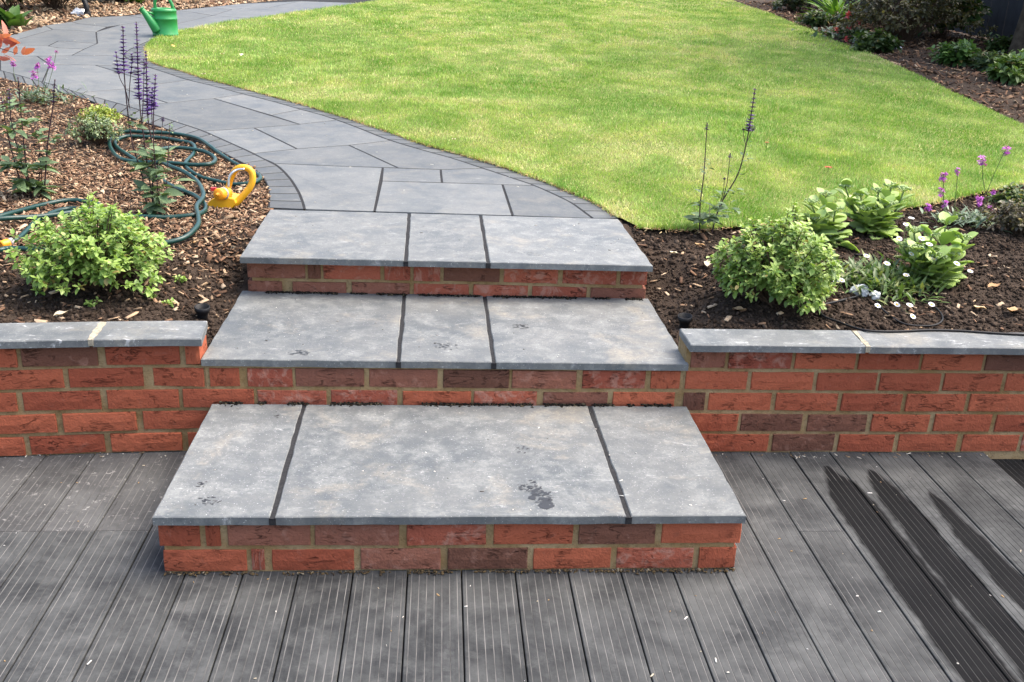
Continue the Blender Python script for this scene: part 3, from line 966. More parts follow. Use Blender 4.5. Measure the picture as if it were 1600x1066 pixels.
# ------------------------------------------------------------------ path
path = sheet('path', PATH_POLY, -.0016, GROUT, .4, gz)
tag(path, kind='structure')
def near_i(C, p): return int(np.argmin(np.hypot(C[:, 0] - p[0], C[:, 1] - p[1])))
def sub(C, a, b):
    i, j = near_i(C, atg(*a)[:2]), near_i(C, atg(*b)[:2])
    return C[i:j + 1] if i <= j else C[j:i + 1][::-1]
def poly(*parts):
    out = []
    for q in parts:
        if isinstance(q, np.ndarray): out += list(q)
        else: out.append(atg(*q)[:2])
    return np.array(out)
LJ, RJ = W_LJ, W_RJ
SL = [
 poly(sub(LJ, (428, 255.5), (476, 327)), (585, 330.5), (598, 262), (540, 260)),
 poly((598, 262), (688.5, 265), (690.5, 285.5), (596, 283)),
 poly((688.5, 265), sub(RJ, (754, 263.5), (835, 289.5)), (690.5, 285.5)),
 poly((596, 283), (785, 288.2), (801, 336.8), (585, 330.5)),
 poly((785, 288.2), sub(RJ, (835, 289.5), (926, 341)), (801, 336.8)),
 poly(sub(LJ, (394, 239), (428, 255.5)), (540, 260), (622, 262.5), (545, 227), (464, 232.5)),
 poly((545, 227), sub(RJ, (612, 220.5), (754, 263.5)), (688, 265), (622, 262.5)),
 poly(sub(LJ, (318, 205), (394, 239)), (464, 232.5), (397, 200)),
 poly((397, 200), (468, 194.3), sub(RJ, (526, 188), (612, 220.5)), (545, 227), (464, 232.5)),
 poly(sub(LJ, (196, 165), (318, 205)), (397, 200), (468, 194.3), (334, 154), (262, 161)),
 poly((334, 154), sub(RJ, (380, 147), (470, 171)), (423, 180)),
 poly((423, 180), sub(RJ, (470, 171), (526, 188)), (468, 194.3)),
 poly(sub(LJ, (122, 145), (196, 165)), (262, 161), (194, 139)),
 poly((194, 139), (246, 131.5), sub(RJ, (294, 125), (380, 147)), (334, 154), (262, 161)),
 poly((78, 101), (149, 102), (246, 131.5), (194, 139), sub(LJ, (122, 145), (66, 128))),
 poly((149, 102), sub(RJ, (232, 105), (294, 125)), (246, 131.5)),
 poly((58, 88), (112, 86.7), sub(RJ, (194, 87), (232, 105)), (149, 102), (78, 101)),
 poly((0, 88.5), (58, 88), (78, 101), sub(LJ, (66, 128), (0, 110))),
 poly((-84, 89), (0, 88.5), sub(LJ, (0, 110), (-84, 91))),
 poly((-125, 90), (-125, 83), (-90, 73), (-90, 89)),
 poly((-90, 73), (-60, 70.5), (-30, 65), (0, 67), (0, 72)),
 poly((-90, 73), (0, 72), (49, 71), (75, 72), (92, 75), (131, 77), (112, 86.7), (58, 88), (0, 88.5), (-90, 89)),
 poly((91, 64), (152, 68), (131, 77), (92, 75), (75, 72)),
 poly((30, 61), (82, 46), (106, 47), (150, 50), (152, 68), (91, 64), (75, 72), (49, 71), (0, 72), (0, 67)),
 poly((-30, 65), (0, 59), (21, 54), (50, 46), (70, 40), (82, 46), (30, 61), (0, 67)),
 poly((70, 40), (112, 34), (122, 37), (167, 42), (150, 50), (106, 47), (82, 46)),
 poly((112, 34), (137, 27.3), (200, 25), (240, 31), (187, 39), (167, 42), (122, 37)),
 poly((150, 50), (187, 39), (262, 40.5), sub(RJ, (240, 61), (194, 87)), (112, 86.7), (131, 77), (152, 68)),
 poly((200, 25), (274, 16.5), (300, 19), (332, 24.5), (262, 40.5), (187, 39), (240, 31)),
 poly((274, 16.5), (325, 11.5), (362, 15), (332, 24.5), (300, 19)),
 poly((262, 40.5), (332, 24.5), (398, 29), (350, 36), (280, 49), (240, 61)),
 poly((332, 24.5), (362, 15), (420, 12), (500, 14), (437, 23.5), (398, 29)),
 poly((325, 11.5), (375, 6.3), (470, 2), (420, 12), (362, 15)),
 poly((420, 12), (470, 2), (560, 5), (525, 10.5), (500, 14)),
]
for P in SL:
    if P is None: continue
    near = P[:, 1].min() < 3.2
    slab('paving_slab', P, gz, .03, PATHSLAB, path, .0056 if near else .0062, .0012)
def setts(A, B, n0, spacing, endpx):
    """row of small blocks between two curves; A is the slab side"""
    seg = np.hypot(*np.diff(A, axis=0).T); s = np.concatenate([[0], np.cumsum(seg)])
    L = s[-1]; n = int(L / spacing)
    sb = np.concatenate([[0], np.cumsum(np.hypot(*np.diff(B, axis=0).T))]); Lb = sb[-1]
    ev = lambda C, S, t: np.array([np.interp(t * S[-1], S, C[:, 0]), np.interp(t * S[-1], S, C[:, 1])])
    for k in range(n):
        t0, t1 = k / n, (k + 1) / n
        Pn = [ev(A, s, t0), ev(B, sb, t0), ev(B, sb, t1), ev(A, s, t1)]
        slab('sett', np.array(Pn), gz, .03, SETT, path, .0062, .0012)
setts(sub(LJ, (-84, 91), (476, 327)), sub(W_IN, (-84, 105), (419, 324.5)), 0, .148, None)
setts(sub(RJ, (240, 61), (926, 341)), W_OUT, 0, .139, None)

# ------------------------------------------------------------------ lawn
lawn = sheet('lawn', LAWN_POLY, .004, LAWN, .6, gz)
tag(lawn, kind='structure')

def scatter(poly, bbox, n):
    x0, x1, y0, y1 = bbox
    P = np.stack([rng.uniform(x0, x1, n), rng.uniform(y0, y1, n)], 1)
    return P[inpoly(P, poly)]
def infrust(P, z, margin=40):
    d = np.column_stack([P, z]) - CAM
    w = d @ CF
    x = 800 + FPX * (d @ CR) / w; y = 533 - FPX * (d @ CU) / w
    return (w > .1) & (x > -margin * 6) & (x < 1600 + margin * 6) & (y > -margin * 3) & (y < 1066 + margin)
def blades(P, h, w, name):
    n = len(P)
    z = gz(P[:, 1]) + .003
    yaw = rng.uniform(0, 2 * np.pi, n)
    lean = rng.normal(.62, .32, n); ld = 6.28 * fbm(P[:, 0] * 2.3, P[:, 1] * 2.3, 91, 2) + rng.normal(0, 1.3, n)
    hh = h * .82 * rng.uniform(.5, 1.3, n) * (1 + .5 * fbm(P[:, 0] * 1.6, P[:, 1] * 1.6, 77, 3)); ww = w * rng.uniform(.7, 1.3, n)
    cx, sx = np.cos(yaw), np.sin(yaw)
    dx, dy = np.sin(lean) * np.cos(ld), np.sin(lean) * np.sin(ld)
    up = np.cos(lean)
    V = np.zeros((n, 5, 3))
    base = np.column_stack([P, z])
    side = np.column_stack([cx, sx, np.zeros(n)]) * (ww / 2)[:, None]
    mid = base + np.column_stack([dx * .35, dy * .35, up * .62]) * hh[:, None]
    tip = base + np.column_stack([dx, dy, up]) * hh[:, None]
    V[:, 0] = base - side; V[:, 1] = base + side; V[:, 2] = mid - side * .8; V[:, 3] = mid + side * .8; V[:, 4] = tip
    o = (np.arange(n) * 5)[:, None]
    T = np.concatenate([o + [0, 1, 3], o + [0, 3, 2], o + [2, 3, 4]], 0)
    # patchy colour: lush green, yellow-green and straw
    a = fbm(P[:, 0] * 1.1 + 3, P[:, 1] * .9, 11, 4); b = fbm(P[:, 0] * 5.1, P[:, 1] * 3.6, 23, 4)
    f = np.clip(.50 + .75 * a + .95 * b + rng.normal(0, .15, n), 0, 1)[:, None]
    c = np.array([.155, .305, .045]) * (1 - f) + np.array([.46, .56, .17]) * f
    s = (np.clip((b * .8 + a * .8 - .18) * 2.4, 0, .6) + (rng.random(n) < .05) > rng.random(n))[:, None]
    c = np.where(s, np.array([.66, .60, .30]) * rng.uniform(.7, 1.1, (n, 1)), c)
    c = c * rng.uniform(.75, 1.25, (n, 1))
    ob = npmesh(name, V.reshape(-1, 3), T, GRASS, None, np.repeat(c, 5, 0))
    return ob
allP = []; H = []; Wd = []
for (y0, y1, dens, h, w) in ((1.7, 3.6, 15000, .024, .0027), (3.6, 5.5, 10000, .025, .0034), (5.5, 8.5, 5000, .027, .0046), (8.5, 13, 2500, .029, .0068), (13, 20, 800, .032, .011)):
    bb = (-3.2, 7.5, y0, y1)
    n = int((bb[1] - bb[0]) * (y1 - y0) * dens)
    P = scatter(LAWN_POLY, bb, n)
    P = P[infrust(P, gz(P[:, 1]))]
    allP.append(P); H.append(np.full(len(P), h)); Wd.append(np.full(len(P), w))
# longer fringe that leans over the path edge
for C_, dn in ((W_OUT, 5200), (np.vstack([W_TIP]), 1500), (W_NEAR, 2500)):
    t = rng.uniform(0, len(C_) - 1.001, dn); i = t.astype(int); f = (t - i)[:, None]
    q = C_[i] * (1 - f) + C_[i + 1] * f
    q = q + rng.normal(0, .011, q.shape)
    allP.append(q); H.append(np.full(dn, .036)); Wd.append(np.full(dn, .0034))
allP = np.vstack(allP)
gr = blades(allP, np.concatenate(H), np.concatenate(Wd), 'lawn_grass')
tag(gr, 'short patchy green and yellow lawn grass', 'grass', kind='stuff')
# ------------------------------------------------------------------ soil crumbs and bark mulch
def sample(bbox, n, dens=None):
    x0, x1, y0, y1 = bbox
    P = np.stack([rng.uniform(x0, x1, n), rng.uniform(y0, y1, n)], 1)
    bad = inpoly(P, PATH_POLY) | inpoly(P, LAWN_POLY) | ((P[:, 0] > -.80) & (P[:, 0] < .77) & (P[:, 1] < 2.11))
    P = P[~bad]
    if dens is not None: P = P[rng.random(len(P)) < dens(P[:, 0], P[:, 1])]
    z = bedz(P[:, 0], P[:, 1]) + .010 * fbm(P[:, 0] * 24, P[:, 1] * 24, 5, 4)
    k = infrust(P, z, 60)
    return np.column_stack([P, z])[k]
def mulchiness(X, Y):                                              # bark on the left bed behind, bare soil in front
    return bez(1.25, 1.8, Y + .25 * fbm(X * 3, Y * 3, 41, 3) - .12 * (X + 1.2))
soilC = np.array([(.037, .0255, .018), (.060, .042, .030), (.025, .0175, .0125), (.094, .068, .049)])
L = np.vstack([sample((-2.6, -.76, .80, 2.4), 34000, lambda X, Y: 1.0 - .85 * mulchiness(X, Y)), sample((.74, 3.1, .80, 3.0), 52000)])
n = len(L)
s = np.abs(rng.normal(0, 1, n)) ** 1.9 * .0022 + .0018
s = np.minimum(s, rng.uniform(.006, .011, n))
jit = ICO_V * (1 + rng.uniform(-.45, .35, (12, 1)))
o = batch('soil_clods', jit, ICO_F, rots(n, None, rng.uniform(0, 3, n)), L + np.column_stack([np.zeros((n, 2)), s * .25]), s[:, None] * rng.uniform(.5, 1.6, (n, 3)), CLOD, None, soilC[rng.choice(4, n, p=[.4, .3, .2, .1])])
tag(o, 'dark crumbly soil clods over the planting beds', 'soil', kind='stuff')
# flakes
cv = np.array([(-.5, -.5, 0), (.5, -.42, 0), (.56, .4, 0), (-.44, .5, 0), (-.4, -.36, 1), (.46, -.3, 1), (.4, .34, 1), (-.5, .4, 1)])
cf = [(3, 2, 1, 0), (4, 5, 6, 7), (0, 1, 5, 4), (1, 2, 6, 5), (2, 3, 7, 6), (3, 0, 4, 7)]
barkC = np.array([(.26, .16, .095), (.34, .235, .145), (.17, .095, .055), (.105, .058, .034), (.055, .032, .021), (.44, .33, .22)])
def chips(name, L, smin, smax, probs, label, tiltmax=.5, parent=None):
    n = len(L)
    l = rng.uniform(smin, smax, n) * rng.choice([1, 1, 1.7], n); w = l * rng.uniform(.16, .55, n); t = rng.uniform(.0018, .0045, n) * (smax / .03)
    Rm = rots(n, None, rng.normal(0, tiltmax, n), rng.normal(0, tiltmax, n))
    c = barkC[rng.choice(6, n, p=probs)] * rng.uniform(.75, 1.2, (n, 1))
    o = batch(name, cv, cf, Rm, L + np.column_stack([np.zeros((n, 2)), rng.uniform(.0, .009, n)]), np.column_stack([l, w, t]), CHIP, parent, c)
    if label: tag(o, label, 'mulch', kind='stuff')
    return o
A1 = sample((-2.9, -.76, 1.1, 3.2), 22000, lambda X, Y: mulchiness(X, Y) * 1.0 + .05)
A2 = sample((-4.0, -.9, 3.2, 6.2), 20000)
chips('bark_mulch', np.vstack([A1, A2]), .008, .026, [.24, .2, .24, .16, .08, .08], 'light brown bark chip mulch covering the left bed')
B1 = sample((-9, 1.5, 7.4, 15), 30000, lambda X, Y: np.where(X < -1.5, 1, .6))
chips('bark_mulch', B1, .03, .075, [.26, .24, .14, .08, .04, .24], 'pale bark chip mulch in the far left bed behind the path')
C1 = sample((3.0, 12, 4.2, 15), 26000)
chips('bark_mulch', C1, .02, .055, [.10, .06, .26, .30, .24, .04], 'dark brown bark mulch in the shady far right border')
D1 = np.vstack([sample((.74, 3.0, .82, 2.9), 800), sample((-2.5, -.78, .82, 1.7), 500)])
chips('twig_litter', D1, .010, .032, [.2, .2, .25, .1, .05, .2], 'bits of twig and bark lying on the dark soil', .3)
# straw and clippings along the lawn edge
t = rng.uniform(0, len(W_OUT) - 1.001, 2600); i = t.astype(int); f = (t - i)[:, None]
q = W_OUT[i] * (1 - f) + W_OUT[i + 1] * f + rng.normal(0, .011, (2600, 2))
t = rng.uniform(0, len(W_NEAR) - 1.001, 700); i = t.astype(int); f = (t - i)[:, None]
q = np.vstack([q, W_NEAR[i] * (1 - f) + W_NEAR[i + 1] * f + rng.normal(0, .03, (700, 2))])
L3 = np.column_stack([q, gz(q[:, 1]) + rng.uniform(.001, .008, len(q))])
n = len(L3)
o = batch('dry_clippings', cv, cf, rots(n, None, rng.normal(0, .3, n), rng.normal(0, .3, n)), L3, np.column_stack([rng.uniform(.008, .03, n), rng.uniform(.0012, .004, n), rng.uniform(.001, .002, n)]), CHIP, None,
          np.array([(.48, .33, .16), (.55, .42, .22), (.36, .20, .09), (.2, .12, .06)])[rng.choice(4, n)])
tag(o, 'straw coloured clippings along the lawn edge', 'clippings', kind='stuff')
# pale specks and straws blown over deck, treads and path
def specks(n, bb, zf, name, label, smin, smax, cols):
    x0, x1, y0, y1 = bb
    P = np.stack([rng.uniform(x0, x1, n), rng.uniform(y0, y1, n)], 1)
    z = zf(P[:, 0], P[:, 1])
    ok = ~np.isnan(z); P = P[ok]; z = z[ok]; n = len(P)
    l = rng.uniform(smin, smax, n) * rng.choice([1, 1, 1, 2.6], n)
    w = np.minimum(l * rng.uniform(.12, .8, n), .004)
    o = batch(name, cv, cf, rots(n, None, rng.normal(0, .1, n)), np.column_stack([P, z]), np.column_stack([l, w, np.full(n, .0012)]), CHIP, None, np.array(cols)[rng.choice(len(cols), n)])
    tag(o, label, 'litter', kind='stuff')
def deckz(X, Y):
    stp = (np.abs(X) < .765) & (Y > -.005)
    return np.where(stp, np.nan, .001)
specks(170, (-1.8, 1.8, -.75, .69), deckz, 'deck_litter', 'pale specks and straws scattered over the dark decking', .0015, .007, [(.55, .52, .46), (.42, .36, .26), (.62, .6, .56), (.30, .2, .1)])
def wallfoot(X, Y): return np.where((np.abs(X) < .8), np.nan, .001)
specks(260, (-1.8, 1.85, .655, .69), wallfoot, 'deck_litter', 'pale crumbs gathered along the foot of the brick wall', .002, .008, [(.5, .47, .4), (.3, .22, .14), (.16, .12, .08)])
def stepz(X, Y): return np.where(Y < .685, .1756, np.where(Y < 1.36, .3256, .4756))
specks(150, (-.74, .73, 0, 2.0), stepz, 'tread_litter', 'tiny pale specks on the stone treads', .0015, .005, [(.6, .58, .52), (.3, .28, .25), (.1, .09, .08)])
def pathz(X, Y):
    return np.where(inpoly(np.column_stack([X, Y]), PATH_POLY), gz(Y) + .001, np.nan)
specks(260, (-4.5, .9, 2.1, 9.5), pathz, 'path_litter', 'small pale fragments scattered over the stone path', .004, .014, [(.6, .58, .5), (.45, .4, .3), (.2, .17, .12)])

# ------------------------------------------------------------------ leaf templates
def leaf_template(w=.5, fold=.12, curl=-.1, n=4, tip=.5):
    """leaf along +Y of unit length, with midrib fold"""
    V = [(0, 0, 0)]; F = []
    for i in range(1, n):
        t = i / n
        hw = w * .5 * math.sin(math.pi * t ** tip) ** .8
        z = curl * t * t
        V += [(-hw, t, z + fold * hw), (0, t, z), (hw, t, z + fold * hw)]
    V.append((0, 1, curl))
    k = lambda i, j: 1 + (i - 1) * 3 + j
    F += [(0, k(1, 1), k(1, 0)), (0, k(1, 2), k(1, 1))]
    for i in range(1, n - 1):
        for j in (0, 1):
            a, b, c, d = k(i, j), k(i, j + 1), k(i + 1, j + 1), k(i + 1, j)
            F += [(a, b, c), (a, c, d)]
    e = len(V) - 1
    F += [(k(n - 1, 0), k(n - 1, 1), e), (k(n - 1, 1), k(n - 1, 2), e)]
    return np.array(V), np.array(F)
LV, LF = leaf_template(.62, .35, -.12, 4, .85)
NV, NF = leaf_template(.22, .3, -.25, 3, .8)
LMESH = {}
def leafobj(parent, name, p, d, size, mat, kind='oval', twist=0.0):
    key = (kind, mat.name)
    if key not in LMESH:
        if kind == 'oval': V, F = leaf_template(.60, .25, -.18, 6, .8)
        elif kind == 'sage': V, F = leaf_template(.42, .3, -.22, 6, .7)
        elif kind == 'spoon': V, F = leaf_template(.74, .22, -.10, 7, 1.2)
        elif kind == 'strap': V, F = leaf_template(.10, .4, -.45, 7, .7)
        elif kind == 'point': V, F = leaf_template(.36, .3, -.12, 6, .75)
        if kind == 'spoon':                                        # fleshy: give it thickness
            n = len(V); V = np.vstack([V, V - (0, 0, .035)]); F = [tuple(f) for f in F] + [tuple(i + n for i in f[::-1]) for f in F]
        me = bpy.data.meshes.new(name)
        me.from_pydata([tuple(v) for v in V], [], [list(map(int, f)) for f in F]); me.materials.append(mat)
        me.polygons.foreach_set('use_smooth', [True] * len(me.polygons)); me.update()
        LMESH[key] = me
    M = frames(np.array([d], float), np.array([twist]))[0]
    o = bpy.data.objects.new(name, LMESH[key])
    m4 = Matrix([[*(M[r] * size), p[r]] for r in range(3)] + [[0, 0, 0, 1]])
    link(o, parent)
    o.matrix_basis = m4
    return o

# ------------------------------------------------------------------ leafy shrubs
def shrub(base, rx, ry, h, ncl, leafmin, leafmax, label, cols, cat='shrub', name='leafy_shrub', per=8, group=None, seed=1, gaps=.25, tv=(LV, LF), inner=.35, low=-.12):
    r = np.random.default_rng(seed)
    root = thing(name, base, label, cat, group)
    # tips over an uneven dome
    th = r.uniform(0, 2 * np.pi, ncl); u = r.uniform(low, 1, ncl)
    rad = np.where(r.random(ncl) < inner, r.uniform(.45, .9, ncl), r.uniform(.86, 1.06, ncl))
    lump = 1 + .17 * np.sin(3 * th + seed) + .15 * np.sin(5 * th + 2 * u * 3 + seed * 2) + r.normal(0, .05, ncl)
    cs = np.sqrt(np.clip(1 - u * u, 0, 1))
    D = np.column_stack([np.cos(th) * cs, np.sin(th) * cs, u])
    T = D * rad[:, None] * lump[:, None] * np.array([rx, ry, h * .62]) + np.array([0, 0, h * .38])
    keep = vnoise(th * 2.2 + seed * 7, u * 3.5, seed) > -.5 + gaps
    T = T[keep]; D = D[keep]; u = u[keep]
    T[:, 2] = np.maximum(T[:, 2], .012)
    T += np.array(base)
    n = len(T)
    # twigs
    m = MB()
    for k in range(0, n, 3):
        b = np.array(base) + np.array([r.normal(0, rx * .06), r.normal(0, ry * .06), -.01])
        mid = b * .45 + T[k] * .55 + np.array([0, 0, h * .08])
        m.add(tube(catmull([b, mid, T[k]], 3), [.0032, .0030, .0028, .0024, .0021, .0016, .0012], 4, False))
    m.build('branches', TWIG, root)
    # rosettes of leaves around each tip
    loc = np.repeat(T, per, 0); axis = np.repeat(D * .8 + np.array([0, 0, .55]), per, 0)
    axis /= np.linalg.norm(axis, axis=1, keepdims=True)
    N_ = len(loc)
    a = np.cross(axis, np.array([.3, .5, .1])); a /= np.linalg.norm(a, axis=1, keepdims=True); b = np.cross(axis, a)
    ph = np.tile(np.arange(per) * 2.4, n) + np.repeat(r.uniform(0, 6, n), per)
    lev = np.tile(np.arange(per) / per, n)
    tilt = .02 + .8 * lev + r.normal(0, .15, N_)
    dirs = a * np.cos(ph)[:, None] * np.cos(tilt)[:, None] + b * np.sin(ph)[:, None] * np.cos(tilt)[:, None] + axis * np.sin(tilt)[:, None]
    loc = loc - axis * ((1 - lev) * leafmax * .9)[:, None]
    sz = r.uniform(leafmin, leafmax, N_) * (1.05 - .35 * lev) * r.choice([.7, 1, 1, 1.15], N_)
    cA, cB, cC = np.array(cols)
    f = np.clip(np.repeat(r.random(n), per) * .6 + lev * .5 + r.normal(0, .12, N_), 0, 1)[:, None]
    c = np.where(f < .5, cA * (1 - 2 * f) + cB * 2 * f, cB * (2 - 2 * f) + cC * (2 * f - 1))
    dead = r.random(N_) < .025
    c[dead] = np.array([.34, .27, .09])
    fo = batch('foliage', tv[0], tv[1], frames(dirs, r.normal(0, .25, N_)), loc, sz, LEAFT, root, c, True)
    fo['kind'] = 'stuff'
    return root
def bedp(x, y): return onbed(x, y)
GREEN = [(.11, .20, .035), (.25, .38, .08), (.40, .52, .16)]
b = bedp(150, 446)
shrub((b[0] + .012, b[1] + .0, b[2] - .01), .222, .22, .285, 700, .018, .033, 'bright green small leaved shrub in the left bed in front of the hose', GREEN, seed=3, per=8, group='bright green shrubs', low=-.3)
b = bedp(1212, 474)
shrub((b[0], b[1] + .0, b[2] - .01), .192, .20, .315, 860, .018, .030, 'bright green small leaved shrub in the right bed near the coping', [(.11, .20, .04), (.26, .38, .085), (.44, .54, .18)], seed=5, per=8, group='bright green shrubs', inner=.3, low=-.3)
# little self-sown sprigs on the soil
for k, (x, y, lab) in enumerate(((281, 442, 'tiny green sprig on the soil right of the left shrub'), (236, 466, 'tiny green sprig on the soil just below the left shrub'), (262, 478, 'tiny green sprig beside the left coping stone'), (143, 478, 'low green sprig at the front foot of the left shrub'))):
    shrub(bedp(x, y), .022, .022, .03, 7, .014, .020, lab, GREEN, 'seedling', 'seedling', 6, 'small sprigs on the soil', 20 + k, 0)
# variegated mound and bright ground cover on the left bed
b = bedp(152, 226)
shrub((b[0], b[1], b[2]), .135, .12, .16, 330, .010, .019, 'grey green variegated mound plant on the bark mulch left of the hose', [(.09, .145, .065), (.17, .24, .12), (.40, .46, .27)], 'plant', 'mound_plant', 7, None, 9, .1)
b = bedp(153, 196)
shrub((b[0], b[1] + .05, b[2]), .10, .09, .11, 110, .022, .034, 'yellow green plant behind the variegated mound', [(.15, .23, .04), (.30, .38, .08), (.42, .44, .12)], 'plant', 'yellow_green_plant', 6, None, 12, .1)

# ------------------------------------------------------------------ salvias
FV, FF = leaf_template(.55, .3, -.2, 3, .8)
def pxY(pts, Y): return np.array([atY(x, y, Y) for x, y in pts])
def spike(parent, P, purple, seed, dense=1.0, slim=1.0):
    """whorls of small florets round the upper stem, P bottom->top"""
    r = np.random.default_rng(seed)
    C = catmull(P, 8)
    L = np.linalg.norm(np.diff(C, axis=0), axis=1).sum()
    sm = min(1.0, .35 + L / .16)
    nw = max(4, int(L / .0145)); loc = []; dirs = []; sz = []; c = []
    for k in range(nw):
        t = (k + .5) / nw
        p = C[min(len(C) - 1, int(t * (len(C) - 1)))]
        m = int((9 if t < .8 else 6) * dense)
        for j in range(m):
            a = 2 * np.pi * j / m + r.uniform(0, 1) + k
            up = .55 + (.5 if t > .8 else 0)
            d = np.array([math.cos(a), math.sin(a), up]); d /= np.linalg.norm(d)
            loc.append(p + (0, 0, r.normal(0, .0015))); dirs.append(d); sz.append(slim * sm * (.027 - .015 * t) * r.uniform(.7, 1.15))
            q = r.random() < purple * (1.15 - .5 * t)
            c.append(np.array([.17, .075, .36]) * r.uniform(.7, 1.35) if q else np.array([.045, .022, .040]) * r.uniform(.6, 1.4))
    o = batch('flower_spike', FV * (1.15, 1, 1.6), FF, frames(np.array(dirs)), np.array(loc), np.array(sz), PETAL, parent, np.array(c), True)
    return o
def salvia(base, stems, label, leaves, seed, lsize=(.065, .105), slim=1.0):
    r = np.random.default_rng(seed)
    root = thing('salvia', base, label, 'salvia', 'salvias')
    for k, (pts, y0, purple, th) in enumerate(stems):
        Y = base[1] + r.uniform(-.05, .05)
        P = pxY(pts, Y)
        if abs(P[0][2] - base[2]) < .06:
            P[0] = np.array(base) + (P[0][0] - base[0], 0, -.01)
        C = catmull(P, 6)
        st = mesh('stem', *tube(C, np.linspace(th, th * .55, len(C)), 6), STEM, root, True)
        if y0 is not None:
            lo = atY(pts[-1][0], y0, Y)[2]
            U = C[C[:, 2] >= lo]
            if len(U) >= 2: spike(root, U, purple, seed * 31 + k, 1.0, slim)
    for (x, y, n, s) in leaves:
        for j in range(n):
            Y = base[1] + r.uniform(-.05, .05)
            p = atY(x + r.uniform(-6, 6), y + r.uniform(-6, 6), Y)
            p[2] = max(p[2], base[2] + .01)
            a = r.uniform(0, 2 * np.pi)
            leafobj(root, 'leaf', p, (math.cos(a), math.sin(a), r.uniform(-.15, .75)), r.uniform(*lsize) * s, SALV, 'sage', r.normal(0, .3))
    return root
b = bedp(242, 338)
salvia(b, [([(236, 335), (222, 275), (206, 220), (195, 128), (192, 41)], 122, .85, .0035), ([(242, 335), (232, 270), (226, 225), (218, 158), (213, 34)], 160, .85, .0036),
           ([(244, 335), (238, 250), (236, 215), (231, 181), (228, 79)], 182, .8, .0036), ([(246, 330), (241, 240), (240, 181), (243, 116)], 181, .95, .003),
           ([(203, 170), (196, 140), (186, 118), (181, 80)], 119, .8, .002), ([(201, 165), (203, 130), (206, 100), (206, 84)], 122, .8, .002), ([(222, 190), (224, 150), (225, 110), (225, 92)], 122, .9, .002),
           ([(238, 200), (237, 165), (238, 137)], 178, .95, .002), ([(246, 262), (252, 210), (255, 183)], 192, .4, .0018), ([(255, 320), (262, 262), (265, 192)], None, 0, .0024)],
       'tall purple flowered salvia rising inside the coiled green hose', 2 * [(240, 322, 9, 1.0), (232, 300, 6, .9), (252, 305, 6, .9), (240, 280, 6, .8), (228, 262, 6, .85), (250, 262, 4, .7), (240, 245, 6, .8), (222, 245, 4, .8), (258, 240, 3, .6), (268, 290, 2, .9), (206, 200, 3, .55), (232, 225, 4, .45), (265, 200, 4, .28), (205, 182, 3, .3), (215, 190, 3, .3), (230, 190, 3, .25)], 4)
b = bedp(45, 308)
salvia(b, [([(40, 306), (22, 250), (10, 200), (2, 152)], 182, .5, .0035), ([(46, 306), (40, 250), (35, 200), (28, 120)], 150, .15, .0036), ([(66, 306), (74, 230), (82, 170), (86, 124)], 168, .3, .0036),
           ([(48, 300), (30, 240), (18, 190), (14, 138)], 165, .5, .003), ([(60, 306), (63, 260), (58, 195)], None, 0, .0026), ([(66, 306), (65, 270), (64, 250)], None, 0, .002)],
       'tall salvia with fading dark spikes at the left edge of the bed', 2 * [(45, 295, 10, 1.05), (30, 290, 6, 1), (62, 295, 7, 1), (40, 265, 8, .9), (62, 262, 6, .9), (18, 258, 6, .9), (35, 235, 5, .8), (20, 205, 6, .85), (40, 195, 5, .8), (60, 212, 4, .7), (80, 218, 4, .6), (78, 245, 3, .6), (10, 170, 5, .7), (35, 172, 4, .6), (58, 188, 2, .5)], 6, (.065, .105), .7)
b = bedp(1103, 368)
root = salvia(b, [([(1096, 360), (1094, 320), (1100, 270), (1105, 192)], 214, .2, .0032), ([(1106, 364), (1125, 322), (1153, 272), (1166, 225), (1172, 190), (1180, 138)], 210, .55, .0036),
           ([(1126, 325), (1136, 285), (1141, 240)], 252, .3, .0022), ([(1122, 330), (1130, 300), (1132, 278)], 284, .2, .002), ([(1165, 226), (1162, 212), (1161, 201)], 206, .1, .0014), ([(1167, 222), (1174, 208), (1179, 199)], 205, .1, .0014)],
       'sparse salvia with one bending purple spike at the edge of the lawn', 2 * [(1096, 345, 7, .85), (1092, 318, 4, .6), (1120, 325, 5, .75), (1112, 345, 4, .8), (1135, 335, 3, .7), (1140, 322, 2, .6), (1096, 298, 2, .45), (1102, 268, 3, .35), (1106, 252, 2, .25), (1128, 305, 3, .5), (1150, 300, 3, .45), (1158, 275, 3, .35), (1164, 248, 3, .32), (1167, 226, 2, .3), (1140, 262, 2, .3), (1150, 330, 2, .5)], 8, (.06, .10), .95)
P = np.array([bedp(1108, 362), atY(1109, 318, b[1] - .02)])
mesh('dry_stalk', *tube(P, .0018, 5), PALED, root)

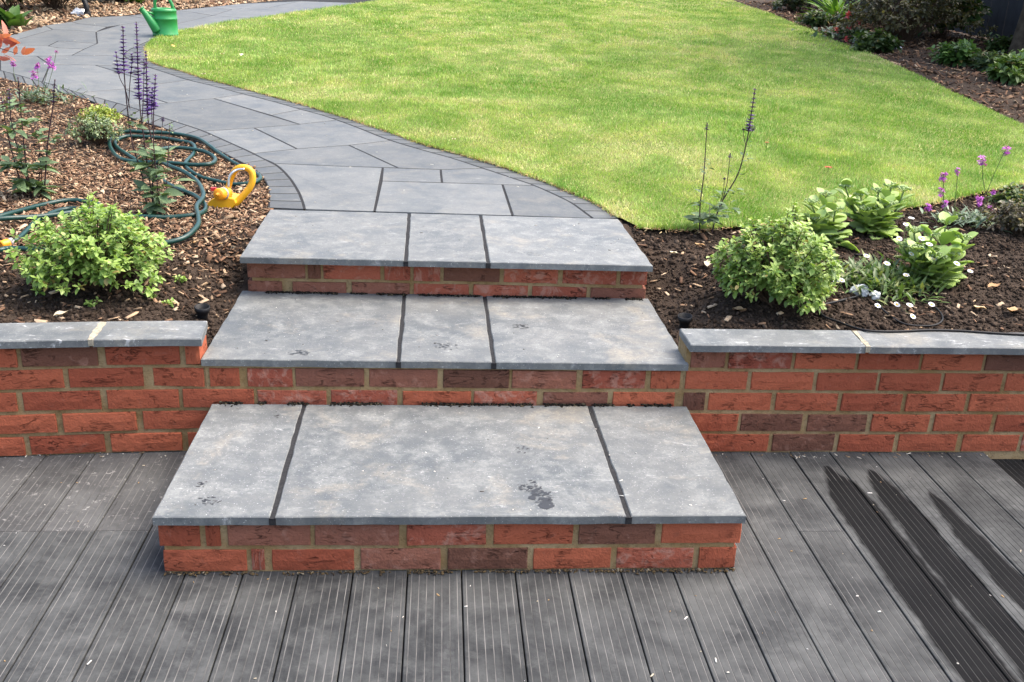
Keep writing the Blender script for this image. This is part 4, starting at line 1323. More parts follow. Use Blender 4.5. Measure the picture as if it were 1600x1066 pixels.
# ------------------------------------------------------------------ sedums: fleshy leaves in opposite pairs up each stem
def sedum(base, tops, label, lsize, seed, npairs=8, z0=.12):
    r = np.random.default_rng(seed)
    root = thing('sedum', base, label, 'sedum', 'fleshy leaved sedums')
    for k, (x, y, dY) in enumerate(tops):
        tp = atY(x, y, base[1] + dY)
        b0 = np.array(base) + np.array([r.normal(0, .02), r.normal(0, .02), -.01])
        C = catmull([b0, b0 * .5 + tp * .5 + np.array([(tp[0] - b0[0]) * .12, 0, -.01]), tp], 8)
        mesh('stem', *tube(C, np.linspace(.0055, .0035, len(C)), 6), GSTEM, root, True)
        ph = r.uniform(0, 3)
        for j in range(npairs):
            t = z0 + (1 - z0) * j / (npairs - 1)
            p = C[int(t * (len(C) - 1))]
            s = lsize * (1.1 - .45 * t ** 2) * r.uniform(.85, 1.12)
            for q in (0, 1):
                a = ph + j * 1.57 + q * math.pi + r.normal(0, .2)
                el = .05 + .75 * t + r.normal(0, .15)
                d = (math.cos(a) * math.cos(el), math.sin(a) * math.cos(el), math.sin(el))
                leafobj(root, 'leaf', p, d, s, SEDL, 'spoon', r.normal(0, .2))
        # flat head of tiny buds
        n = 46
        a = r.uniform(0, 6.28, n); rr = np.sqrt(r.random(n)) * .032
        loc = tp + np.column_stack([rr * np.cos(a), rr * np.sin(a), .022 - rr * .2 + r.normal(0, .003, n)])
        c = np.array([.36, .46, .20]) * r.uniform(.8, 1.2, (n, 1))
        o = batch('bud_head', ICO_V, ICO_F, rots(n), loc, r.uniform(.0028, .0048, n), LEAFT, root, c, True)
        m = MB()
        for q in range(0, n, 6): m.add(tube([tp, tp * .4 + loc[q] * .6, loc[q]], .0012, 3, False))
        m.build('flower_stalks', GSTEM, root)
    return root
b = bedp(1292, 378)
sedum(b, [(1268, 320, 0), (1290, 308, .02), (1305, 330, -.06), (1275, 345, -.08)], 'pale green sedum just behind the right shrub', .092, 3)
b = bedp(1368, 362)
sedum(b, [(1322, 296, .0), (1345, 308, -.05), (1372, 302, .05), (1392, 296, .0), (1412, 300, .05), (1350, 330, -.08), (1385, 322, -.09), (1335, 322, .06)], 'widest pale green sedum standing against the lawn edge', .090, 4)
b = bedp(1455, 440)
sedum(b, [(1428, 365, .04), (1455, 372, .02), (1478, 352, .1), (1505, 376, 0), (1490, 400, -.08), (1465, 405, -.10), (1430, 392, -.05), (1412, 388, .06)], 'pale green sedum with large round leaves beside the white daisies', .098, 5)

# ------------------------------------------------------------------ white daisies with feathery foliage
b = bedp(1385, 462)
root = thing('daisy_plant', b, 'feathery daisy plant with small white flowers in the right bed', 'daisy')
r = np.random.default_rng(15)
n = 900
cen = np.column_stack([r.normal(.01, .085, n), r.normal(.09, .07, n), np.zeros(n)]) + np.array(b)
cen[:, 2] = bedz(cen[:, 0], cen[:, 1]) + r.uniform(0, .035, n)
d = np.column_stack([r.normal(0, .7, n), r.normal(0, .7, n), r.uniform(.2, 1.2, n)])
c = np.where(r.random((n, 1)) < .75, np.array([.105, .17, .05]), np.array([.24, .27, .10])) * r.uniform(.7, 1.3, (n, 1))
batch('foliage', NV, NF, frames(d), cen, r.uniform(.03, .075, n), LEAFT, root, c)['kind'] = 'stuff'
PET = []
pv = []; pf = []
for k in range(14):
    a = 2 * np.pi * k / 14; w = .15
    o = len(pv)
    pv += [(.28 * math.cos(a), .28 * math.sin(a), .0), (math.cos(a - w), math.sin(a - w), .10), (1.06 * math.cos(a), 1.06 * math.sin(a), .08), (math.cos(a + w), math.sin(a + w), .10)]
    pf.append((o, o + 1, o + 2, o + 3))
dm = bpy.data.meshes.new('petals'); dm.from_pydata(pv, [], pf)
WHITEF = simple('white_petal', (.80, .79, .80), .6, .3, .05, 40); dm.materials.append(WHITEF)
V_, F_ = lathe([(.0, .16), (.2, .13), (.33, .03), (.3, -.06)], 10)
cm = bpy.data.meshes.new('flower_centre'); cm.from_pydata([tuple(v) for v in V_], [], F_); cm.materials.append(simple('yellow_disc', (.62, .42, .05), .8, .2, .1, 80))
def daisy(parent, p, g0, size, nrm, r):
    m = mesh('stem', *tube(catmull([g0, (np.array(g0) + p) / 2 + r.normal(0, .008, 3), p], 3), .0009, 4, False), GSTEM, parent)
    M = frames(np.cross(np.array([nrm], float), [[1., .2, 0]]))[0]
    for nm, me, par in (('flower', dm, parent), ('flower_centre', cm, None)):
        o = bpy.data.objects.new(nm, me)
        if nm == 'flower':
            link(o, par); o.matrix_basis = Matrix([[*(M[i] * size), float(p[i])] for i in range(3)] + [[0, 0, 0, 1]]); fl = o
        else:
            col.objects.link(o); o.parent = fl
DAISY = [(1440, 373), (1405, 373), (1415, 351), (1424, 341), (1452, 382), (1449, 401), (1424, 397), (1460, 405), (1495, 412), (1386, 412), (1416, 430), (1354, 400), (1516, 424), (1420, 485), (1400, 484), (1454, 484), (1425, 503), (1370, 486), (1306, 440), (1315, 438), (1281, 390)]
for k, (x, y) in enumerate(DAISY):
    if y > 470: p = bedp(x, y); p = p + np.array([0, 0, .02])
    else: p = atY(x, y, b[1] + r.uniform(-.02, .10))
    g0 = (b[0] + (p[0] - b[0]) * .55, b[1] + (p[1] - b[1]) * .5, b[2])
    daisy(root, p, g0, r.uniform(.0095, .0125), (r.normal(0, .25), -.45 + r.normal(0, .2), 1), r)

# ------------------------------------------------------------------ wallflowers with magenta heads
MAG = np.array([(.50, .10, .55), (.62, .16, .62), (.38, .06, .42), (.80, .55, .78)])
def wallflower(base, heads, label, spread, fol, seed, fs=.011):
    r = np.random.default_rng(seed)
    root = thing('wallflower', base, label, 'wallflower', 'magenta wallflowers')
    n = fol
    cen = np.array(base) + np.column_stack([r.normal(0, spread, n), r.normal(0, spread * .8, n), r.uniform(0, spread * .6, n)])
    d = np.column_stack([r.normal(0, .9, n), r.normal(0, .9, n), r.uniform(.1, 1, n)])
    c = np.array([.16, .22, .14]) * r.uniform(.6, 1.3, (n, 1))
    batch('foliage', NV, NF, frames(d), cen, r.uniform(.04, .075, n), LEAFT, root, c)['kind'] = 'stuff'
    for k, (pts, size, dY) in enumerate(heads):
        P = pxY(pts, base[1] + dY)
        C = catmull(P, 5) if len(P) > 1 else np.array([np.array(base) + (.0, 0, .02), P[0]])
        mesh('stem', *tube(C, .0016, 5), GSTEM, root, True)
        tp = C[-1]
        m = int(16 * size)
        dd = r.normal(0, 1, (m, 3)); dd[:, 2] = np.abs(dd[:, 2]) * .6 + .1; dd /= np.linalg.norm(dd, axis=1, keepdims=True)
        loc = tp + dd * fs * .9 * size * r.uniform(.4, 1.1, (m, 1)) - np.array([0, 0, 1]) * (r.uniform(0, .03 * size, m))[:, None]
        # four rounded petals per floret
        fr = frames(np.cross(dd, r.normal(0, 1, (m, 3))))
        pv = []; pf = []
        for q in range(4):
            a = q * np.pi / 2; o = len(pv)
            pv += [(0, 0, 0), (.7 * math.cos(a - .5), .7 * math.sin(a - .5), .1), (1.0 * math.cos(a), 1.0 * math.sin(a), .02), (.7 * math.cos(a + .5), .7 * math.sin(a + .5), .1)]
            pf.append((o, o + 1, o + 2, o + 3))
        batch('flower_head', pv, pf, fr, loc, np.full(m, fs) * r.uniform(.8, 1.2, m), PETAL, root, MAG[r.choice(4, m, p=[.42, .3, .2, .08])] * r.uniform(.8, 1.15, (m, 1)))
    return root
b = bedp(1508, 352)
wallflower(b, [([(1538, 345), (1539, 300), (1535, 275), (1536, 246)], 1.5, 0), ([(1541, 305), (1552, 275), (1573, 230)], 1.4, 0), ([(1480, 345), (1475, 315), (1474, 272)], 1.3, 0), ([(1478, 340), (1474, 310), (1472, 294)], 1.2, -.03),
               ([(1486, 342), (1480, 328), (1477, 315)], .8, -.03), ([(1530, 345), (1532, 325), (1530, 309)], 1.3, -.04), ([(1545, 345), (1548, 330), (1548, 323)], .8, -.04), ([(1490, 340), (1494, 300), (1497, 265)], .8, .03),
               ([(1470, 345), (1458, 335), (1451, 320)], 1.0, 0), ([(1545, 330), (1550, 310), (1553, 298)], .6, .05)],
           'wallflower with upright magenta flower heads and grey leaves near the lawn', .07, 170, 3)
b = bedp(66, 160)
wallflower(b, [([(60, 165), (72, 120), (79, 92)], 2.2, 0), ([(60, 160), (52, 130), (53, 112)], 1.5, 0), ([(64, 160), (60, 125), (58, 100)], 1.1, .05), ([(50, 160), (25, 125), (20, 98)], .9, .05), ([(70, 150), (82, 110), (88, 80)], .5, .0)],
           'wispy wallflower with lilac flowers beside the path at far left', .11, 260, 5, .014)

# ------------------------------------------------------------------ red leaved nandina spray at the left frame edge
b = bedp(-60, 165)
root = thing('nandina', b, 'coral red pointed leaves of a shrub leaning in at the left edge', 'shrub')
CORAL = m_leaf('coral_leaf', (.55, .15, .11), (.70, .24, .18), .5, .3)
C = catmull([b, atY(-70, 90, b[1] - .1), atY(-25, 72, b[1] - .25), atY(28, 84, b[1] - .3)], 6)
mesh('stem', *tube(C, np.linspace(.005, .0018, len(C)), 6), STEM, root, True)
for (x, y, dx, dz, s) in ((-10, 66, 1, .5, .14), (8, 62, 1, -.05, .12), (10, 58, -.1, 1, .1), (3, 66, 1, .0, .10), (15, 75, .8, .6, .07), (12, 72, -.3, .9, .07), (35, 86, .9, .5, .11), (34, 85, .5, .8, .06), (22, 86, .5, .9, .07), (6, 86, 1, -.3, .09), (-5, 84, .2, .9, .12), (-8, 88, 1, -.1, .12), (-3, 92, 1, .05, .08), (0, 76, .2, 1, .08), (-20, 72, -.5, .8, .1), (-25, 80, -.8, .2, .1), (2, 82, .9, .4, .08)):
    p = atY(x, y, b[1] - .28 + random.uniform(-.03, .03))
    leafobj(root, 'leaf', p, (dx, random.uniform(-.5, .2), dz), s, CORAL, 'point', random.gauss(.9, .4))

# ------------------------------------------------------------------ garden hose
HP = [(19, 382), (32, 375), (64, 346), (105, 331), (150, 334), (195, 342), (236, 343.5), (272, 343.5), (303, 340), (316, 336), (322, 329), (318, 319), (303, 307), (281, 298), (259, 287), (240, 272), (219, 256), (200, 244), (184, 233), (181, 224), (197, 216), (232, 217), (256, 219), (280, 223), (299, 227), (305, 234), (302, 244), (290, 258), (297, 269), (315, 279), (334, 284), (363, 290), (385, 289), (400, 286), (407, 279), (396, 271), (367, 258), (340, 241), (329, 233), (311, 222), (284, 216), (249, 213), (227, 213), (201, 212), (181, 216), (172, 228), (177, 244), (192, 256), (220, 260), (248, 260.5), (264, 261), (303, 264.5), (329, 263), (337, 257), (332, 250), (316, 243), (288, 239), (264, 239), (246, 245), (247, 256), (264, 267), (288, 277), (308, 291), (317, 306), (318, 317), (308, 331), (311, 347), (309, 362), (287, 381), (246, 390.5), (180, 398), (100, 401), (19, 398.5), (0, 402), (-70, 409)]
def hosepts(L, lift):
    out = []
    for k, (x, y) in enumerate(L):
        p = bedp(x, y + 2)
        u = k / len(L)
        out.append((p[0], p[1], p[2] + .012 + lift * (.5 + .5 * math.sin(u * 26)) + .016 * bez(.45, .6, u)))
    return catmull(out, 5)
root = thing('garden_hose', bedp(240, 300), 'teal green garden hose coiled over the bark mulch', 'hose')
mesh('hose', *tube(hosepts(HP, .006), .0102, 10), HOSE, root, True)
mesh('hose', *tube(hosepts([(-70, 360), (0, 343), (64, 323.5), (110, 318), (146, 320), (158, 329), (125, 340), (64, 347.5), (0, 354), (-70, 362)], .008), .0102, 10), HOSE, root, True)
h0 = hosepts(HP, .006)
ax = h0[0] - h0[4]; ax /= np.linalg.norm(ax); ax[2] = -.12
cn = mesh('hose_connector', *lathe([(.0, -.004), (.0105, -.004), (.017, 0), (.0175, .002), (.018, .026), (.0165, .032), (.0125, .034), (.012, .026), (.0, .024)], 16, ax, h0[0] + ax * .012), ORA, root, True)
mesh('collar', *lathe([(.0, -.016), (.0135, -.016), (.0165, -.013), (.0165, -.002), (.0145, .001), (.0, .001)], 16, ax, h0[0] + ax * .010), GREYP, cn, True)

# ------------------------------------------------------------------ oscillating sprinkler
b = bedp(362, 325) + np.array([0, 0, .008])
root = thing('lawn_sprinkler', b, 'yellow oscillating sprinkler lying on the mulch beside the path setts', 'sprinkler')
YS = b[1]
pp = lambda x, y, dy=0: atY(x, y, YS + dy)
body = MB()
A = [pp(324, 318), pp(330, 312), pp(343, 305), pp(352, 308), pp(366, 311), pp(369, 318), pp(361, 328), pp(326, 327)]
Bk = [q + np.array([.012, .10, .0]) for q in A]
nA = len(A)
body.add((A + Bk, [list(range(nA))[::-1], [nA + i for i in range(nA)]] + [[i, (i + 1) % nA, nA + (i + 1) % nA, nA + i] for i in range(nA)]))
bo = body.build('base', YEL, root)
md = bo.modifiers.new('bevel', 'BEVEL'); md.width = .004; md.segments = 2
loop = catmull([pp(364, 322, .03), pp(377, 309, .035), pp(391, 292, .04), pp(395, 277, .045), pp(391, 266, .05), pp(380, 261.5, .055), pp(369, 265, .06), pp(362, 276, .07), pp(357, 291, .08), pp(352, 305, .08)], 6)
mesh('frame_loop', *tube(loop, np.linspace(.0155, .0125, len(loop)), 12), YEL, root, True)
kc = pp(341, 304, -.035); ka = np.array([-.35, -1.0, .10])
ka2 = -ka / np.linalg.norm(ka)
kb = mesh('control_knob', *lathe([(.0, -.016), (.006, -.014), (.008, -.004), (.014, -.003), (.024, -.001), (.0265, .004), (.0265, .030), (.024, .034), (.0, .034)], 20, ka2, kc), ORA, root, True)
mesh('grey_ring', *lathe([(.0245, .034), (.0275, .036), (.0275, .044), (.0245, .046)], 20, ka2, kc), GREYP, kb, True)
mesh('housing', *lathe([(.0, .035), (.024, .035), (.026, .05), (.026, .075), (.02, .085), (.0, .085)], 20, ka2, kc), YEL, root, True)
tb = catmull([pp(357, 293, .01), pp(358, 279, .015), pp(363, 270, .02), pp(371, 265.5, .03), pp(382, 264.5, .03)], 6)
mesh('spray_tube', *tube(tb, .0055, 10), MET, root, True)
MB().box(tuple(kc + (-.034, .01, .012)), tuple(kc + (-.012, .028, .026))).build('red_tab', REDP, root)

# ------------------------------------------------------------------ watering can
b = atg(259, 56)
root = thing('watering_can', b, 'green plastic watering can standing on the path by the lawn tip', 'watering can')
SC = 10.6 / FPX                                                     # metres per pixel there
wc = np.array(b) + (0, 0, .001)
mesh('body', *lathe([(.0, 0), (.118, 0), (.122, .006), (.122, .02), (.118, .024), (.119, .10), (.119, .15), (.122, .153), (.122, .165), (.119, .168), (.117, .225), (.120, .228), (.120, .238), (.112, .252), (.098, .258), (.092, .254), (.092, .20), (.0, .20)], 32, None, wc), GREENP, root, True)
arch = catmull([wc + (-.075, -.02, .245), wc + (-.072, -.02, .31), wc + (-.045, -.02, .365), wc + (.0, -.02, .38), wc + (.05, -.02, .36), wc + (.085, -.02, .30), wc + (.10, -.02, .235)], 6)
mesh('handle', *tube(arch, .0155, 10), GREENP, root, True)
sp = catmull([wc + (-.055, -.085, .055), wc + (-.09, -.11, .12), wc + (-.13, -.12, .185), wc + (-.175, -.13, .25)], 6)
s_ = mesh('spout', *tube(sp, np.linspace(.050, .023, len(sp)), 14), GREENP, root, True)
mesh('spout_lip', *tube([sp[-1] - (sp[-1] - sp[-2]) * .3, sp[-1] + (sp[-1] - sp[-2]) * .7], .029, 14), GREENP, s_, True)
br = catmull([wc + (-.075, -.09, .20), wc + (-.10, -.115, .215), wc + (-.13, -.12, .205)], 4)
mesh('spout_brace', *tube(br, .012, 8), GREENP, root, True)

# ------------------------------------------------------------------ black spotlights in the soil by the steps
def spot(x, y, label, tilt):
    b = bedp(x, y + 9) + np.array([0, 0, .006])
    root = thing('garden_spotlight', b, label, 'spotlight', 'black ground spotlights')
    b = b * 1.0
    ax = np.array([tilt, -.12, 1.0])
    mesh('housing', *lathe([(.0, -.03), (.016, -.03), (.018, .0), (.020, .012), (.0255, .018), (.0265, .034), (.024, .0345), (.0225, .02), (.0, .018)], 20, ax, b + (0, 0, .006)), BLACKP, root, True)
    mesh('lens', *lathe([(.0, .0195), (.012, .020), (.021, .0195)], 16, ax, b + (0, 0, .006)), GREYP if False else BLACKP, root, True)
    mesh('spike', *tube([b + (0, 0, -.07), b + (0, 0, -.02)], [.003, .009], 8), BLACKP, root)
spot(317, 489, 'small black ground spotlight at the corner of the left coping', .05)
spot(1069, 503, 'small black ground spotlight at the corner of the right coping', -.05)

# ------------------------------------------------------------------ black cable on the right bed
def cable(pts, r_, zs):
    return tube(catmull([tuple(bedp(x, y) + (0, 0, .011)) if z is None else tuple(atz(x, y, z)) for (x, y), z in zip(pts, zs)], 6), r_, 8)
root = thing('black_cable', bedp(1400, 500), 'black cable looping over the soil and along the right coping', 'cable')
c1 = [(1334, 402), (1358, 404), (1374, 414), (1384, 432), (1386, 445)]
mesh('cable', *cable(c1, .0032, [None] * 5), BLACKP, root, True)
c2 = [(1300, 436), (1330, 442), (1380, 446), (1420, 460), (1450, 478), (1466, 490), (1472, 503), (1462, 512), (1440, 514), (1410, 510), (1385, 494), (1368, 476)]
mesh('cable', *cable(c2, .0034, [None] * 12), BLACKP, root, True)
c3 = [(1345, 466), (1310, 475), (1282, 483), (1284, 497), (1310, 508), (1350, 516), (1400, 518), (1450, 516), (1500, 517), (1560, 521), (1640, 525)]
mesh('cable', *cable(c3, .0042, [None] * 5 + [.405] * 6), BLACKP, root, True)

# ------------------------------------------------------------------ crumpled polythene scraps
def scrap(c, rx, ry, rz, label, seed, mat=WHITEP):
    r = np.random.default_rng(seed)
    bm = bmesh.new(); bmesh.ops.create_icosphere(bm, subdivisions=3, radius=1)
    for v in bm.verts:
        k = 1 + .45 * float(vnoise(v.co.x * 2.3 + seed, v.co.y * 2.3 + v.co.z * 1.7, seed)) + .35 * float(vnoise(v.co.x * 5, v.co.z * 5 + v.co.y * 4, seed + 3)) + r.normal(0, .035)
        v.co = Vector((c[0] + v.co.x * rx * k, c[1] + v.co.y * ry * k, c[2] + max(v.co.z, -.3) * rz * k))
    me = bpy.data.meshes.new('plastic_scrap'); bm.to_mesh(me); bm.free(); me.materials.append(mat)
    o = link(bpy.data.objects.new('plastic_scrap', me)); tag(o, label, 'plastic scrap', 'white plastic scraps')
scrap(bedp(1342, 458) + np.array([0, -.01, .006]), .036, .026, .03, 'crumpled white plastic scrap on the soil below the daisies', 3)
scrap(bedp(1364, 464) + np.array([0, -.01, .004]), .022, .02, .022, 'smaller white plastic scrap touching the crumpled one', 8)
scrap(bedp(1402, 78), .07, .05, .035, 'white plastic scrap under the far right hedge shrub', 5)
scrap(bedp(124, 24), .09, .06, .07, 'white plastic bag scrap beside the black pipe in the far left bed', 6)

# ------------------------------------------------------------------ fallen leaves
def fallen(x, y, size, label, mat, hf=None, seed=0):
    p = (bedp if hf is None else hf)(x, y)
    r = random.Random(seed)
    V, F = leaf_template(.5, .5, .18, 6, .8)
    a = r.uniform(0, 6.28)
    V = np.array([(v[0], v[1] - .5, v[2] + .06 * math.sin(v[1] * 7 + v[0] * 5)) for v in V]) * size
    V = V @ np.array([[math.cos(a), math.sin(a), 0], [-math.sin(a), math.cos(a), 0], [0, 0, 1]]) + p + np.array([0, 0, .012])
    n = len(V); V = np.vstack([V, V - (0, 0, .0008)]); F = [list(map(int, f)) for f in F] + [[int(i) + n for i in f[::-1]] for f in F]
    o = mesh('fallen_leaf', V, F, mat, None, True); tag(o, label, 'fallen leaf', 'fallen leaves')
lg = lambda x, y: atg(x, y) + np.array([0, 0, .022])
for k, a in enumerate([(96, 497, .05, 'pale fallen leaf on the soil touching the left coping', PALED), (284, 511, .028, 'small orange leaf fragment at the end of the left coping', DRY),
        (1105, 418, .06, 'pale curled leaf left of the right shrub', PALED), (1093, 388, .045, 'pale leaf on the soil below the sparse salvia', DRY), (1052, 400, .035, 'small pale leaf on the soil beside the top tread', PALED), (1154, 490, .055, 'orange curled leaf in front of the right shrub', DRY),
        (1552, 453, .06, 'tan leaf on the bare soil right of the sedum', DRY), (1582, 492, .08, 'large tan leaf on the soil at the right edge', DRY), (1530, 487, .05, 'brown leaf lying between the two tan leaves', DRY), (1500, 345, .05, 'pale leaf on the soil near the wallflower', PALED),
        (345, 386, .03, 'small pinkish leaf on the mulch near the top tread', DRY), (305, 384, .028, 'small tan leaf on the mulch inside the hose curve', DRY)]):
    fallen(*a, None, k)
for k, a in enumerate([(348, 92, .075, 'left one of two pale leaves lying together on the lawn', PALED), (378, 93, .07, 'right one of two pale leaves lying together on the lawn', PALED), (271, 79, .075, 'yellow leaf on the lawn tip near the watering can', m_leaf('yellow_leaf', (.6, .38, .08), (.7, .5, .15), .7, .2)),
        (319, 124, .06, 'pale leaf on the lawn edge setts behind the salvia', PALED), (709, 228, .045, 'white fragment on the lawn edge in the middle', PALED)]):
    fallen(*a, lg, 30 + k)
# red daisy-like flower standing in the lawn
def lawnflower(x, y, size, label):
    p = atg(x, y + 6)
    root = thing('red_flower', p, label, 'flower', 'red flowers in the lawn')
    tp = p + np.array([0, 0, .035])
    mesh('stem', *tube([p, tp], .0015, 5), GSTEM, root)
    V = []; F = []
    for k in range(9):
        a = 2 * np.pi * k / 9; o = len(V)
        V += [tp + np.array([.3 * math.cos(a), .3 * math.sin(a), 0]) * size, tp + np.array([.9 * math.cos(a - .28), .9 * math.sin(a - .28), .25]) * size, tp + np.array([1.1 * math.cos(a), 1.1 * math.sin(a), .15]) * size, tp + np.array([.9 * math.cos(a + .28), .9 * math.sin(a + .28), .25]) * size]
        F.append([o, o + 1, o + 2, o + 3])
    mesh('petals', V, F, simple('red_petal', (.62, .08, .06), .6, .3, .1, 40), root)
    mesh('flower_centre', *lathe([(.0, .12 * size), (.3 * size, .08 * size), (.42 * size, 0)], 10, None, tp), simple('dark_disc', (.05, .03, .02), .8, .2), root, True)
lawnflower(1293, 266, .02, 'red daisy like flower standing in the grass behind the sedums')
lawnflower(1197, 226, .012, 'tiny orange red flower in the grass beside the purple salvia spike')

# ------------------------------------------------------------------ far borders
def strappy(x, y, n, ln, label, mat, seed, spread=.9, name='strappy_plant'):
    b = bedp(x, y); r = np.random.default_rng(seed)
    root = thing(name, b, label, 'plant', 'strappy leaved plants')
    for k in range(n):
        a = r.uniform(0, 6.28); el = r.uniform(.45, 1.25)
        leafobj(root, 'leaf', b + np.array([r.normal(0, .04), r.normal(0, .04), 0]), (math.cos(a) * math.cos(el) * spread, math.sin(a) * math.cos(el) * spread, math.sin(el)), ln * r.uniform(.7, 1.2), mat, 'strap' if ln > .25 else 'sage', r.normal(0, .2))
    return root
BRIGHT = m_leaf('bright_strap_leaf', (.13, .26, .04), (.22, .36, .07), .45, .3)
MIDG = m_leaf('mid_green_leaf', (.06, .13, .03), (.11, .20, .05), .5, .25)
strappy(18, 44, 34, .24, 'clump of broad green leaves by the path at the top left corner', MIDG, 3)
strappy(212, 6, 40, .30, 'light green leafy clump behind the watering can', BRIGHT, 4)
strappy(1308, 36, 60, .55, 'bright green strappy clump in the far right border', BRIGHT, 5)
DKG = [(.025, .05, .014), (.05, .09, .024), (.09, .13, .04)]
BRN = [(.045, .045, .018), (.09, .085, .035), (.15, .13, .06)]
def far(x, y, rx, h, n, l0, l1, lab, cols, seed, **kw):
    b = bedp(x, y)
    return shrub((b[0], b[1] + rx * .4, b[2]), rx, rx * .9, h, n, l0, l1, lab, cols, seed=seed, group='border shrubs', **kw)
far(75, 18, .55, .75, 420, .05, .09, 'dark green bush in the far left bed', DKG, 31, name='border_shrub')
far(178, 6, .40, .55, 200, .05, .09, 'dark leafy bush behind the black pipe at the top', DKG, 32, name='border_shrub')
far(8, 18, .35, .5, 120, .05, .08, 'sparse brown twiggy bush in the top left corner', BRN, 33, name='border_shrub')
far(1422, 72, .75, 1.0, 900, .035, .065, 'large brownish evergreen bush in the far right border', BRN, 34, name='border_shrub', low=-.3)
far(1480, 62, .45, .75, 160, .12, .18, 'dark bush with big glossy leaves beside the fence', [(.03, .07, .02), (.06, .12, .03), (.10, .17, .05)], 35, name='border_shrub', per=5)
far(1372, 84, .22, .22, 130, .05, .09, 'low dark green ferny plant under the brownish bush', DKG, 36, name='border_plant', cat='plant')
far(1278, 42, .20, .20, 110, .04, .08, 'low dark green plant beside the strappy clump', DKG, 37, name='border_plant', cat='plant')
far(1498, 104, .20, .24, 130, .05, .09, 'small mid green bush on the bark below the fence', [(.04, .09, .02), (.08, .16, .035), (.13, .22, .06)], 38, name='border_plant', cat='plant')
far(1552, 112, .18, .18, 90, .06, .10, 'sparse grey green plant right of the small mid green bush', [(.05, .08, .04), (.08, .12, .06), (.12, .17, .08)], 39, name='border_plant', cat='plant')
far(1588, 132, .22, .25, 120, .06, .10, 'light green leafy plant at the right edge of the far border', [(.06, .11, .03), (.11, .18, .05), (.17, .25, .08)], 40, name='border_plant', cat='plant')
far(1240, 18, .28, .3, 120, .04, .08, 'dark tufted plant at the top of the right border', [(.03, .045, .02), (.06, .085, .035), (.1, .12, .06)], 41, name='border_plant', cat='plant')
far(1565, 84, .15, .2, 60, .05, .09, 'small dark plant at the foot of the tree trunk', DKG, 42, name='border_plant', cat='plant')
far(1598, 372, .13, .16, 200, .012, .026, 'low brownish bush at the right edge of the near bed', [(.05, .04, .025), (.10, .085, .05), (.16, .15, .08)], 43, name='border_plant', cat='plant', gaps=.05)
far(1590, 325, .10, .10, 70, .03, .05, 'olive green leafy plant at the right edge beside the lawn', [(.07, .11, .04), (.12, .17, .06), (.18, .22, .09)], 44, name='border_plant', cat='plant')
# pink geum flowers
b = bedp(1325, 62); root = thing('pink_flower_plant', b, 'plant with round pink red flowers at the edge of the far border', 'flowers')
r = np.random.default_rng(9); n = 220
cen = np.array(b) + np.column_stack([r.normal(0, .22, n), r.normal(0, .2, n), r.uniform(0, .12, n)])
batch('foliage', LV, LF, frames(np.column_stack([r.normal(0, 1, n), r.normal(0, 1, n), r.uniform(.2, 1, n)])), cen, r.uniform(.05, .09, n), LEAFT, root, np.array([.05, .09, .03]) * r.uniform(.6, 1.5, (n, 1)))['kind'] = 'stuff'
PINK = simple('pink_petal', (.72, .10, .13), .6, .3, .15, 30)
for (x, y) in ((1324, 25), (1326, 22), (1343, 34), (1327, 42), (1307, 47), (1321, 61), (1343, 71)):
    p = atY(x, y, b[1] - .12 if y < 60 else b[1] - .25)
    mesh('stem', *tube(catmull([(p[0] * .6 + b[0] * .4, b[1], b[2]), (p + np.array(b)) / 2, p], 3), .004, 5), GSTEM, root)
    n = 14
    dd = r.normal(0, 1, (n, 3)); dd[:, 1] -= .8; dd /= np.linalg.norm(dd, axis=1, keepdims=True)
    fl = batch('flower', LV, LF, frames(dd), np.tile(p, (n, 1)), np.full(n, .045), PETAL, root, np.array([.85, .20, .22]) * r.uniform(.7, 1.2, (n, 1)))
# black bent pipe in the far left bed
b = bedp(137, 26)
root = thing('black_pipe', b, 'black drainpipe stub rising from the far left bed', 'pipe')
mesh('pipe', *tube(catmull([b + (0, 0, -.05), b + (-.0, 0, .09), b + (-.05, .05, .2), b + (-.14, .1, .36), b + (-.22, .15, .6)], 5), .028, 12), BLACKP, root, True)
mesh('pipe_shoe', *lathe([(.0, -.02), (.036, -.02), (.036, .05), (.03, .055)], 12, None, b), BLACKP, root, True)
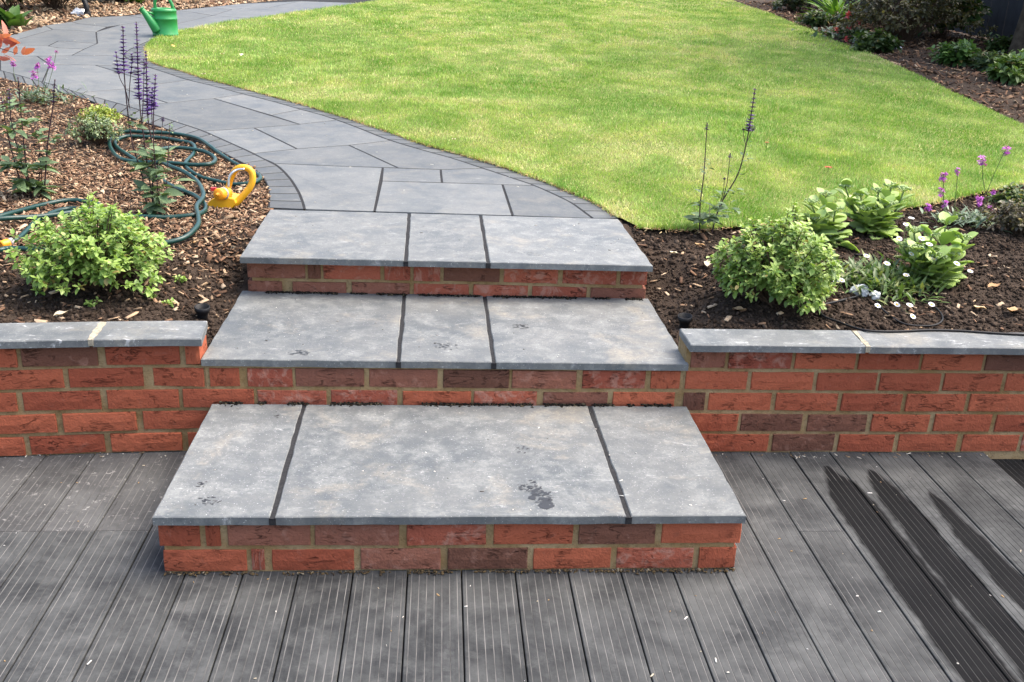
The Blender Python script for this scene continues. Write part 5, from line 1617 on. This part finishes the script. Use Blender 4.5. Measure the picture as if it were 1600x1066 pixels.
# dark fence behind the right border, boards one by one
f0 = bedp(1492, 52); f1 = bedp(1600, 74)
dv = np.array([f1[0] - f0[0], f1[1] - f0[1]]); dv = dv / np.linalg.norm(dv)
root = thing('garden_fence', (f0[0], f0[1], f0[2]), 'dark charcoal board fence behind the far right border', 'fence')
ang = math.atan2(dv[1], dv[0])
fm = bpy.data.meshes.new('fence_board')
m = MB().box((0, 0, 0), (.145, .02, 1.9)); fm.from_pydata(m.V, [], m.F); fm.materials.append(FENCE)
for k in range(-26, 26):
    o = bpy.data.objects.new('fence_board', fm)
    q = np.array([f0[0], f0[1]]) + dv * k * .15
    link(o, root); o.location = (q[0], q[1] + (.006 if k % 2 else 0), float(bedz(q[0], q[1])) + .02); o.rotation_euler = (0, 0, ang)
# tree at the right edge; its crown hangs above the frame and shades the border
def tree(base, h, cr, ch, label, seed, nleaf=5200, lean=(0, 0), tr=.16):
    r = np.random.default_rng(seed)
    root = thing('tree', base, label, 'tree', 'trees round the garden')
    base = np.array(base)
    top = base + np.array([lean[0], lean[1], h])
    C = catmull([base + (0, 0, -.1), base + (.04, 0, h * .3), base + np.array([lean[0] * .5, lean[1] * .5, h * .65]), top], 6)
    rad = np.linspace(tr, tr * .35, len(C)); rad[0] *= 1.5; rad[1] *= 1.3; rad[2] *= 1.12
    tk = MB().add(tube(C, rad, 14))
    T = []
    for k in range(26):
        a = r.uniform(0, 6.28); u = r.uniform(-.35, 1); s = math.sqrt(max(0, 1 - u * u)) * r.uniform(.6, 1)
        e = top + np.array([math.cos(a) * s * cr, math.sin(a) * s * cr, u * ch])
        st = C[r.integers(len(C) // 2, len(C))]
        L_ = catmull([st, st * .5 + e * .5 + (0, 0, -.1), e], 4)
        tk.add(tube(L_, np.linspace(.05, .012, len(L_)), 6)); T += list(L_[3:])
    tk.build('trunk', BARK, root, True)
    T = np.array(T)
    loc = T[r.integers(0, len(T), nleaf)] + r.normal(0, .32, (nleaf, 3)) * (1, 1, .7)
    d = r.normal(0, 1, (nleaf, 3))
    batch('crown', LV, LF, frames(d), loc, r.uniform(.09, .16, nleaf), LEAFT, root, np.array([.06, .11, .03]) * r.uniform(.6, 1.5, (nleaf, 1)))['kind'] = 'stuff'
b = bedp(1592, 88)
tree((b[0] + .05, b[1], b[2]), 3.6, 2.6, 1.6, 'tree with rough brown trunk at the right edge of the far border', 3, 7000, (.3, -.4), .13)

# trees standing just outside the frame to the left of the path
tree((-7.2, 8.6, float(bedz(-7.2, 8.6))), 3.4, 2.6, 1.6, 'tree beyond the far left bed shading the bend of the path', 11, 7000, (1.6, .2), .14)
